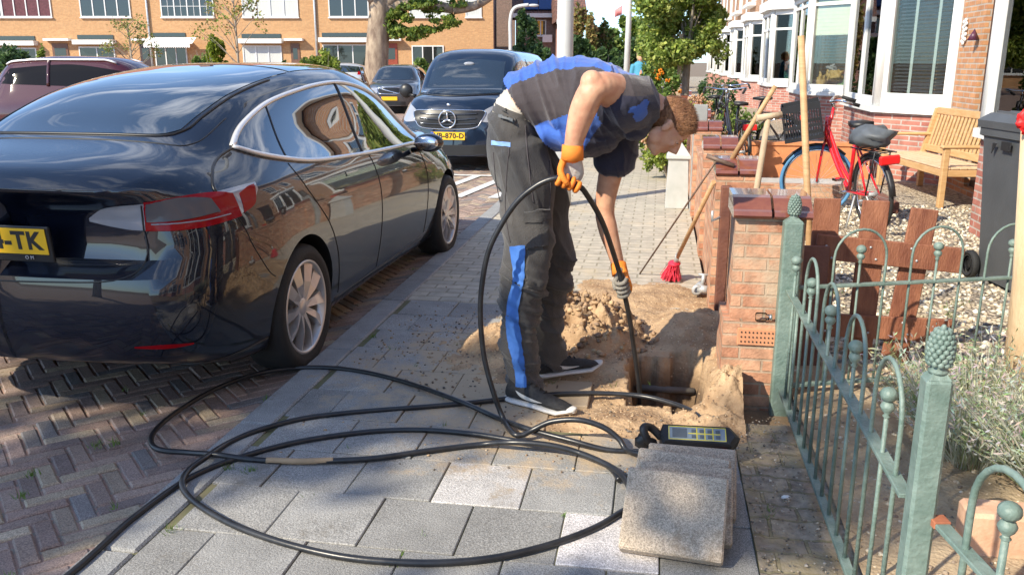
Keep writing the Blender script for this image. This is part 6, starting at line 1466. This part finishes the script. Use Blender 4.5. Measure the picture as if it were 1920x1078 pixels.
for k in range(19):
    y=.07+k*(L_-.14)/18; m.cbox(-.008,.008,y-.024,y+.024,0,.40,.003,X=TR((.525,0,.50),ry=R_(13)))
m.build('backrest_slats',bw,bc)
# ---------------------------------------------------------------- bicycles
def bike(name,loc,rz,lab,fcol,tyrec,steer=0,crate=False,bags=False,group=None,lean=0):
    b=empty(name,loc,0,lab,'bicycle',group); b.rotation_euler=(R_(lean),0,rz); R=.34
    def whl(par,x,fender):
        w_=empty('wheel',(x,0,R)); w_.parent=par; w_.location=(x,0,R)
        X=Matrix.Rotation(R_(90),4,'X')
        m=MB(); c=[(R*math.cos(2*math.pi*k/40),0,R*math.sin(2*math.pi*k/40)) for k in range(41)]; m.tube(c,.019,8,cap=False); m.build('tyre',rubber if not tyrec or fender==2 else tyrec,w_)
        m=MB(); c=[(.312*math.cos(2*math.pi*k/40),0,.312*math.sin(2*math.pi*k/40)) for k in range(41)]; m.tube(c,.010,6,cap=False); m.build('rim',chrome,w_)
        m=MB()
        for k in range(24): a=2*math.pi*k/24; s=.03 if k%2 else -.03; m.tube([(.02*math.cos(a+1),s,.02*math.sin(a+1)),(.31*math.cos(a),0,.31*math.sin(a))],.0012,4,cap=False)
        m.tube([(0,-.04,0),(0,.04,0)],.02,10); m.build('spokes',galv,w_)
        if fender:
            m=MB(); c=[((R+.03)*math.cos(a),0,(R+.03)*math.sin(a)) for a in [R_(10+15*k) for k in range(12)]] if fender==2 else [((R+.03)*math.cos(a),0,(R+.03)*math.sin(a)) for a in [R_(30+12*k) for k in range(10)]]; m.tube(c,.026,8,flat=.45); m.build('mudguard',black_pl,w_)
        return w_
    whl(b,-.52,2)
    fk=empty('fork_assembly',(.50,0,0)); fk.parent=b; fk.location=(.44,0,0); fk.rotation_euler=(0,0,steer)
    # fork and bars are direct parts of the bicycle
    fx=TR((.44,0,0),rz=steer)
    bpy.data.objects.remove(fk)
    w_=whl(b,0,1); w_.location=fx@Vector((.10,0,R)); w_.rotation_euler=(0,0,steer)
    m=MB(); 
    for s in(-1,1): m.tube([fx@Vector((.10,s*.055,R)),fx@Vector((.03,s*.045,.70)),fx@Vector((.0,0,.74))],.011,8)
    m.tube([fx@Vector((.0,0,.74)),fx@Vector((-.07,0,1.06))],.014,8); m.build('fork',fcol,b)
    m=MB(); m.tube(crv([fx@Vector((-.28,-.27,1.08)),fx@Vector((-.12,-.28,1.14)),fx@Vector((-.05,-.1,1.12)),fx@Vector((-.05,.1,1.12)),fx@Vector((-.12,.28,1.14)),fx@Vector((-.28,.27,1.08))],6),.011,8); m.tube([fx@Vector((-.07,0,1.06)),fx@Vector((-.05,0,1.12))],.014,8); hb_=m.build('handlebar',chrome,b)
    for s in(-1,1): m=MB(); m.tube([fx@Vector((-.29,s*.27,1.078)),fx@Vector((-.16,s*.28,1.13))],.017,8); m.build('grip',rubber,hb_)
    m=MB(); hd=Vector((.43,0,.82)); bb=Vector((-.05,0,.30)); st_=Vector((-.18,0,.80)); ax=Vector((-.52,0,R))
    m.tube([(.40,0,.98),(.46,0,.72)],.022,10)
    m.tube(crv([(.44,0,.80),(.2,0,.52),(-.05,0,.31)],6),.022,10); m.tube(crv([(.42,0,.90),(.15,0,.58),(-.08,0,.40)],6),.018,10); m.tube([bb,st_+Vector((-.03,0,.1))],.018,10)
    for s in(-1,1): m.tube([bb+Vector((0,s*.03,0)),ax+Vector((0,s*.06,0))],.011,8); m.tube([st_,ax+Vector((0,s*.06,0))],.010,8)
    m.build('frame',fcol,b)
    m=MB(); m.rings([[(-.36,-.09,.93),(-.36,.09,.93),(-.36,.09,.97),(-.36,-.09,.97)],[(-.2,-.06,.92),(-.2,.06,.92),(-.2,.06,.98),(-.2,-.06,.98)],[(-.08,-.02,.93),(-.08,.02,.93),(-.08,.02,.965),(-.08,-.02,.965)]]); m.tube([(-.2,0,.78),(-.22,0,.93)],.013,8); m.build('saddle',black_pl,b)
    m=MB(); 
    for s in(-1,1): m.tube([(-.22,s*.06,.74),(-.80,s*.07,.74)],.007,6); m.tube([(-.52,s*.07,R),(-.70,s*.07,.74)],.007,6)
    for k in range(5): m.tube([(-.35-.1*k,-.07,.74),(-.35-.1*k,.07,.74)],.006,6)
    m.build('rear_rack',black_pl,b)
    m=MB(); m.cbox(-.84,-.80,-.09,.09,.64,.72,.012); m.build('rear_light',mat('rear light red',(.8,.02,.02),.3,var=0),b)
    m=MB(); m.tube([(-.05,-.09,.30),(-.05,.09,.30)],.012,8); m.lathe([(.02,0),(.09,0),(.09,.006),(.02,.006)],20,X=TR((-.05,-.045,.30),rx=R_(90))); m.tube([(-.05,-.09,.30),(.05,-.10,.16)],.009,6); m.tube([(-.05,.09,.30),(-.15,.10,.44)],.009,6); m.cbox(.0,.09,-.19,-.10,.15,.175,.004); m.cbox(-.19,-.10,.10,.19,.43,.455,.004); m.build('crank',chrome,b)
    m=MB(); m.tube([(-.28,-.05,.30),(-.32,-.16,.0)],.009,6); m.tube([(-.28,.05,.30),(-.32,.16,.0)],.009,6); m.build('kickstand',galv,b)
    if crate:
        m=MB(); X=fx@TR((.21,0,.78),ry=R_(6),s=1.22); 
        for (a0,a1,b0,b1) in ((-.15,.15,-.20,-.195),(-.15,.15,.195,.20),(-.15,-.145,-.195,.195),(.145,.15,-.195,.195)):
            lx=(a1-a0)>.1
            for z0,z1 in ((0,.03),(.10,.125),(.235,.29)): m.box(a0,a1,b0,b1,z0,z1,X=X)
            for k in range(15 if lx else 19):
                if lx: x=a0+.005+k*(a1-a0-.02)/14; m.box(x,x+.008,b0+.0005,b1-.0005,0.03,.235,X=X)
                else: y=b0+.005+k*(b1-b0-.02)/18; m.box(a0+.0005,a1-.0005,y,y+.008,.03,.235,X=X)
        m.box(-.148,.148,-.198,.198,.0,.006,X=X); m.build('crate',black_pl,b)
    if bags:
        for s in (): m=MB(); m.rings([[(-.78,s*.08,.42),(-.38,s*.08,.42),(-.38,s*.20,.44),(-.78,s*.20,.44)],[(-.80,s*.08,.74),(-.34,s*.08,.74),(-.34,s*.22,.72),(-.80,s*.22,.72)],[(-.80,s*.0,.78),(-.34,s*.0,.78),(-.36,s*.18,.77),(-.78,s*.18,.77)]],sm=False); m.build('pannier',mat('grey pannier',(.05,.055,.06),.6,var=.2,bump=.4),b)
        m=MB(); m.ell((-.50,0,.86),(.24,.17,.10),bump=.35,seed=3,n=18,m=12); m.build('rain_cover',mat('grey rain cover',(.09,.1,.11),.55,var=.25),b)
    return b
redf=mat('red bicycle paint',(.75,.01,.02),.3,var=0,coat=1); blk=mat('black bicycle paint',(.015,.015,.02),.3,var=0,coat=1); bluet=mat('pale blue tyre',(.08,.24,.45),.6,var=.1)
rb=PY(1600,400,8.7)
bike('bicycle',(1.84,8.7,0),R_(104),'red bicycle with a black front crate and grey rain cover standing on the gravel',redf,bluet,steer=R_(68),crate=True,bags=True,lean=-6)
bike('bicycle',tuple(PD(1375,235,12.0)[:2])+(0,),R_(100),'black bicycle parked behind the garden wall, nearest of the dark ones',blk,None,steer=R_(-25),group='dark parked bicycles')
bike('bicycle',tuple(PD(1400,215,13.6)[:2])+(0,),R_(165),'black bicycle seen side-on between the hydrangea and the house',blk,None,steer=R_(20),group='dark parked bicycles')
bike('bicycle',tuple(PD(1350,200,14.2)[:2])+(0,),R_(70),'black bicycle farthest back, beneath the leafy tree',blk,None,steer=R_(30),group='dark parked bicycles')
# ---------------------------------------------------------------- garden edging behind the bicycles
m=MB(); m.box(.62,2.75,12.0,12.2,-.05,.42); m.box(.60,2.76,11.98,12.22,.42,.46); tag(m.build('dividing_wall',mat('orange render',(.6,.24,.1),.8,var=.12)),'low orange garden wall running from the street wall to the bay','wall')
m=MB(); m.cbox(.9,2.4,10.6,11.5,-.02,.05,.01); tag(m.build('paving_slab',mat('grey slab',(.45,.44,.42),.85,var=.15)),'pale grey slab between the gravel and the orange wall','slab')
m=MB(); m.box(.62,2.3,10.2,10.34,-.05,.14); tag(m.build('brick_edging',garden_brick),'low brick edging in front of the grey slab','edging')
m=MB(); m.cbox(2.3,2.44,9.2,9.9,0,.12,.01); tag(m.build('sleeper',wood_dark),'short dark timber sleeper under the bench','timber')
# ---------------------------------------------------------------- tools against the wall
def P3(*a): return Vector(a)
t=empty('broom',(.15,6.05,0),0,'broom with a pinkish red head and pale handle leaning on the garden wall','broom'); o=Vector((.15,6.05,0))
m=MB(); m.tube([P3(.165,6.0,.17)-o,P3(.34,5.30,.80)-o],.014,10); m.build('handle',wood_pale,t)
m=MB(); m.tube([P3(.155,6.03,.12)-o,P3(.17,5.98,.20)-o],.017,8); m.build('socket',galv,t)
m=MB(); random.seed(4)
for k in range(420):
    a=rnd(0,6.28); b=P3(rnd(-.03,.03),rnd(-.05,.05),.13); e=b+P3(rnd(-.05,.05)-.02,rnd(-.07,.07)+.01,-.12); m.tube([b,e],.0022,3,cap=False)
m.ell((0,0,.12),(.045,.07,.022)); m.build('bristles',mat('pinkish red bristles',(.72,.03,.07),.6,var=.3,scale=40),t)
t=empty('spade',(.53,5.0,0),0,'pale wooden spade handle with a crossbar grip standing behind the brick pier','spade'); o=Vector((.53,5.0,0))
m=MB(); m.tube([P3(.53,5.0,.25)-o,P3(.555,5.0,.76)-o,P3(.592,5.0,1.19)-o],[.019,.018,.016],10); m.build('shaft',wood_gray,t)
m=MB(); m.tube([P3(.53,4.99,1.195)-o,P3(.665,5.01,1.215)-o],.019,10); m.build('grip',wood_gray,t); m=MB(); m.rings([[(-.09,-.012,.0),(.09,-.012,.0),(.09,0,.0),(-.09,0,.0)],[(-.1,-.005,.26),(.1,-.005,.26),(.1,.006,.26),(-.1,.006,.26)]],sm=False); m.build('blade',galv,t)
m=MB(); m.tube([P3(.445,5.37,.93),P3(.55,5.34,1.15),P3(.655,5.30,1.36)],[.017,.015,.014],10); tag(m.build('tool_handle',wood_pale),'pale wooden handle resting on the cap of the second brick pier','handle')
m=MB(); m.tube([P3(.86,4.62,.0),P3(.79,4.6,.66),P3(.67,4.58,1.62)],[.019,.018,.016],12); tag(m.build('wooden_pole',wood_pale),'tall bare wooden pole standing behind the green fence post and the gate','pole')
m=MB(); m.tube([P3(-.09,6.2,.0),P3(.345,5.28,.925)],.006,8); m.tube([P3(.29,5.3,.955),P3(.45,5.27,.90)],.014,8); tag(m.build('probe_rod',mat('rusty steel',(.18,.12,.09),.6,metal=.3,var=.4,scale=30)),'thin steel ground probe with a T handle, leaning on the wall cap','rod')
t=G(1310,550); m=MB(); m.tube([(.33,5.72,.05),(.30,5.6,.055)],.035,14); m.tube([(.30,5.60,.06),(.36,5.58,.06)],.026,12); m.tube([(.33,5.66,.06),(.335,5.66,.14)],.014,8); m.tube([(.30,5.66,.14),(.37,5.66,.14)],.008,8); m.lathe([(.02,0),(.035,0),(.035,.012),(.02,.012)],16,X=TR((.292,5.585,.055),rx=R_(90))); tag(m.build('pipe_fitting',galv),'old metal valve fitting lying on sand by the wall foot','pipe fitting')
m=MB(); X=TR((.50,3.895,.378),ry=R_(90)); m.lathe([(.001,-.03),(.018,-.03),(.021,-.022),(.021,.015),(.014,.022),(.014,.03),(.001,.03)],20,X=X); j=m.build('glass_jar',glassmat('jar glass',(.85,.9,.9))); tag(j,'small clear glass jar lying on the pier ledge above the air grille','jar'); m=MB(); m.lathe([(.001,.03),(.017,.03),(.017,.042),(.001,.042)],20,X=X); m.build('lid',chrome,j)
# white stone post, grey board
m=MB(); h=.1; z=.52; m.rings([[(-.12,-.12,0),(.12,-.12,0),(.12,.12,0),(-.12,.12,0)],[(-.10,-.10,.5),(.10,-.10,.5),(.10,.10,.5),(-.10,.10,.5)],[(-.125,-.125,.52),(.125,-.125,.52),(.125,.125,.52),(-.125,.125,.52)],[(-.12,-.12,.55),(.12,-.12,.55),(.12,.12,.55),(-.12,.12,.55)],[(-.01,-.01,.70),(.01,-.01,.70),(.01,.01,.70),(-.01,.01,.70)]],sm=False)
tag(m.build('bollard',mat('weathered white stone',(.42,.43,.4),.8,c2=(.52,.52,.5),scale=6),loc=(.22,9.3,0)),'white stone bollard with a pointed cap standing by the garden wall','bollard')
m=MB(); m.cbox(.345,.48,8.98,9.04,0,1.08,.006); tag(m.build('grey_board',mat('grey board',(.3,.31,.3),.7,var=.1)),'upright grey board behind the worker\'s head, beside the bollard','board')
# ---------------------------------------------------------------- lamp posts
lampm=mat('lamp post paint',(.5,.51,.5),.5,c2=(.58,.59,.58),scale=4)
b=G(1055,384); t=empty('lamp_post',b,0,'thick pale grey lamp post rising behind the worker\'s back','lamp post'); m=MB(); m.tube([(0,0,0),(0,0,1.2),(0,0,6)],[.088,.086,.075],20); pst=m.build('pole',lampm,t); m=MB(); m.cbox(.02,.1,-.05,.05,.4,.75,.005); m.build('service_door',lampm,pst); m=MB(); m.cbox(-.12,.5,-.12,.12,6.0,6.12,.03); m.build('lamp_head',lampm,t)
b=PD(1173,150,21); b.z=0; t=empty('lamp_post',b,0,'thin pale lamp post in the distance right of the blue sky patch','lamp post'); m=MB(); m.tube([(0,0,0),(.03,0,2.5),(.08,0,6)],[.075,.065,.05],12); m.build('pole',lampm,t); m=MB(); m.cbox(-.1,.4,-.1,.1,6.0,6.1,.02); m.build('lamp_head',lampm,t)
def curved_lamp(px,ytop,D,lab,r):
    b=PD(px,120,D); b.z=0; h=PD(px,ytop,D).z; t=empty('lamp_post',b,PSI,lab,'lamp post'); m=MB(); m.tube(crv([(0,0,0),(0,0,h*.6),(0,0,h*.85),(h*.05,0,h*.97),(h*.2,0,h)],6),r,8); m.build('pole',lampm,t); m=MB(); m.ell((h*.25,0,h-.02),(.22,.1,.06)); m.build('lamp_head',lampm,t)
curved_lamp(957,10,36,'curved-neck lamp post at the corner of the sandy brick terrace',.07)
curved_lamp(1121,76,62,'small distant curved-neck lamp post among the trees',.07)
m=MB(); P=PD(1166,28,20.9); m.rings([[(0,0,0),(0,0,.16)],[(-.08,.02,-.02),(-.08,.02,.14)],[(-.15,-.01,-.05),(-.15,-.01,.09)]],cap=False) if False else m.grid([[(0,0,0),(0,0,.2)],[(-.08,.03,-.03),(-.08,.03,.16)],[(-.16,-.02,-.06),(-.16,-.02,.1)]]); md=m.build('pennant',mat('pink pennant',(.75,.25,.25),.7),loc=P); md.modifiers.new('s','SOLIDIFY').thickness=.004; tag(md,'small pinkish red pennant on the thin distant lamp post','pennant')
# ---------------------------------------------------------------- pedestrian in blue
D=24.; b=PD(1199,170,D); b.z=0; jk=mat('light blue coat',(.06,.28,.42),.7,var=.1)
m=MB(); wp=empty('person',b,PSI,'pedestrian in a light blue coat walking away beyond the worker','person')
def LP(x,y,z): return (x,y,z)
limb(m,[(0,0,.85),(0,0,1.15),(0,0,1.38)],[(.14,.17),(.12,.15),(.15,.12)]); limb(m,[(0,0,1.38),(0,0,1.52)],[.06,.05]); m.ell((0,-.01,1.60),(.085,.1,.12))
for s in(-1,1): limb(m,[(s*.08,0,.85),(s*.09,s*.12,.45),(s*.09,s*.2,.06)],[.09,.065,.045]); limb(m,[(s*.19,0,1.36),(s*.23,0,1.1),(s*.22,-.06,.85)],[.055,.045,.035]); m.ell((s*.09,s*.2-.05,.04),(.045,.12,.04))
pb2=fuse(m,'body',.02,3,[skin],wp)
m=MB(); limb(m,[(0,0,.72),(0,0,1.1),(0,0,1.42)],[(.20,.17),(.17,.15),(.17,.12)]); 
for s in(-1,1): limb(m,[(s*.19,0,1.38),(s*.24,0,1.1),(s*.23,-.06,.88)],[.075,.062,.05])
fuse(m,'coat',.018,3,[jk],wp)
m=MB(); m.ell((0,.02,1.64),(.105,.115,.13),bump=.4); m.build('hair',mat('blond hair',(.55,.42,.22),.7,var=.2),wp)
m=MB()
for s in(-1,1): limb(m,[(s*.08,0,.80),(s*.09,s*.12,.45),(s*.09,s*.2,.10)],[.105,.085,.065])
fuse(m,'trousers',.018,3,[cloth_navy],wp)
# ---------------------------------------------------------------- scooter beyond the saloon
sb_=PD(640,190,16.5); s_=empty('scooter',(sb_.x,sb_.y,-.05),PSI,'dark scooter with a tall windscreen parked beyond the black saloon','scooter')
for x in(-.6,.62): wheel(s_,(x,0,.24),R=.24,rr=.15,wd=.1,side=-1,blades=5,style='x')
m=MB(); m.rings([[(x,-w_,z0),(x,w_,z0),(x,w_*.7,z1),(x,-w_*.7,z1)] for x,w_,z0,z1 in ((-.85,.08,.5,.72),(-.6,.17,.42,.84),(-.2,.17,.32,.82),(.0,.15,.25,.4),(.3,.16,.25,.36),(.42,.17,.28,.9),(.5,.12,.35,1.0))]); m.build('body',van_p,s_)
m=MB(); m.rings([[(-.7,-.14,.84),(-.7,.14,.84),(-.7,.11,.92),(-.7,-.11,.92)],[(-.1,-.12,.82),(-.1,.12,.82),(-.1,.1,.88),(-.1,-.1,.88)]]); m.build('seat',black_pl,s_)
m=MB(); m.tube([(.62,0,.24),(.45,0,.95)],.03,8); m.tube([(.40,-.32,1.02),(.46,0,.98),(.40,.32,1.02)],.015,8); m.cbox(.4,.55,-.14,.14,.86,1.04,.03); m.build('handlebar',black_pl,s_)
m=MB(); m.grid([[(.52-.13*t,y*(.3-.06*t),1.02+.42*t) for y in (-1,-.5,0,.5,1)] for t in (0,.33,.66,1)]); o=m.build('windscreen',glassmat('smoked screen',(.3,.32,.33)),s_); o.modifiers.new('s','SOLIDIFY').thickness=.005
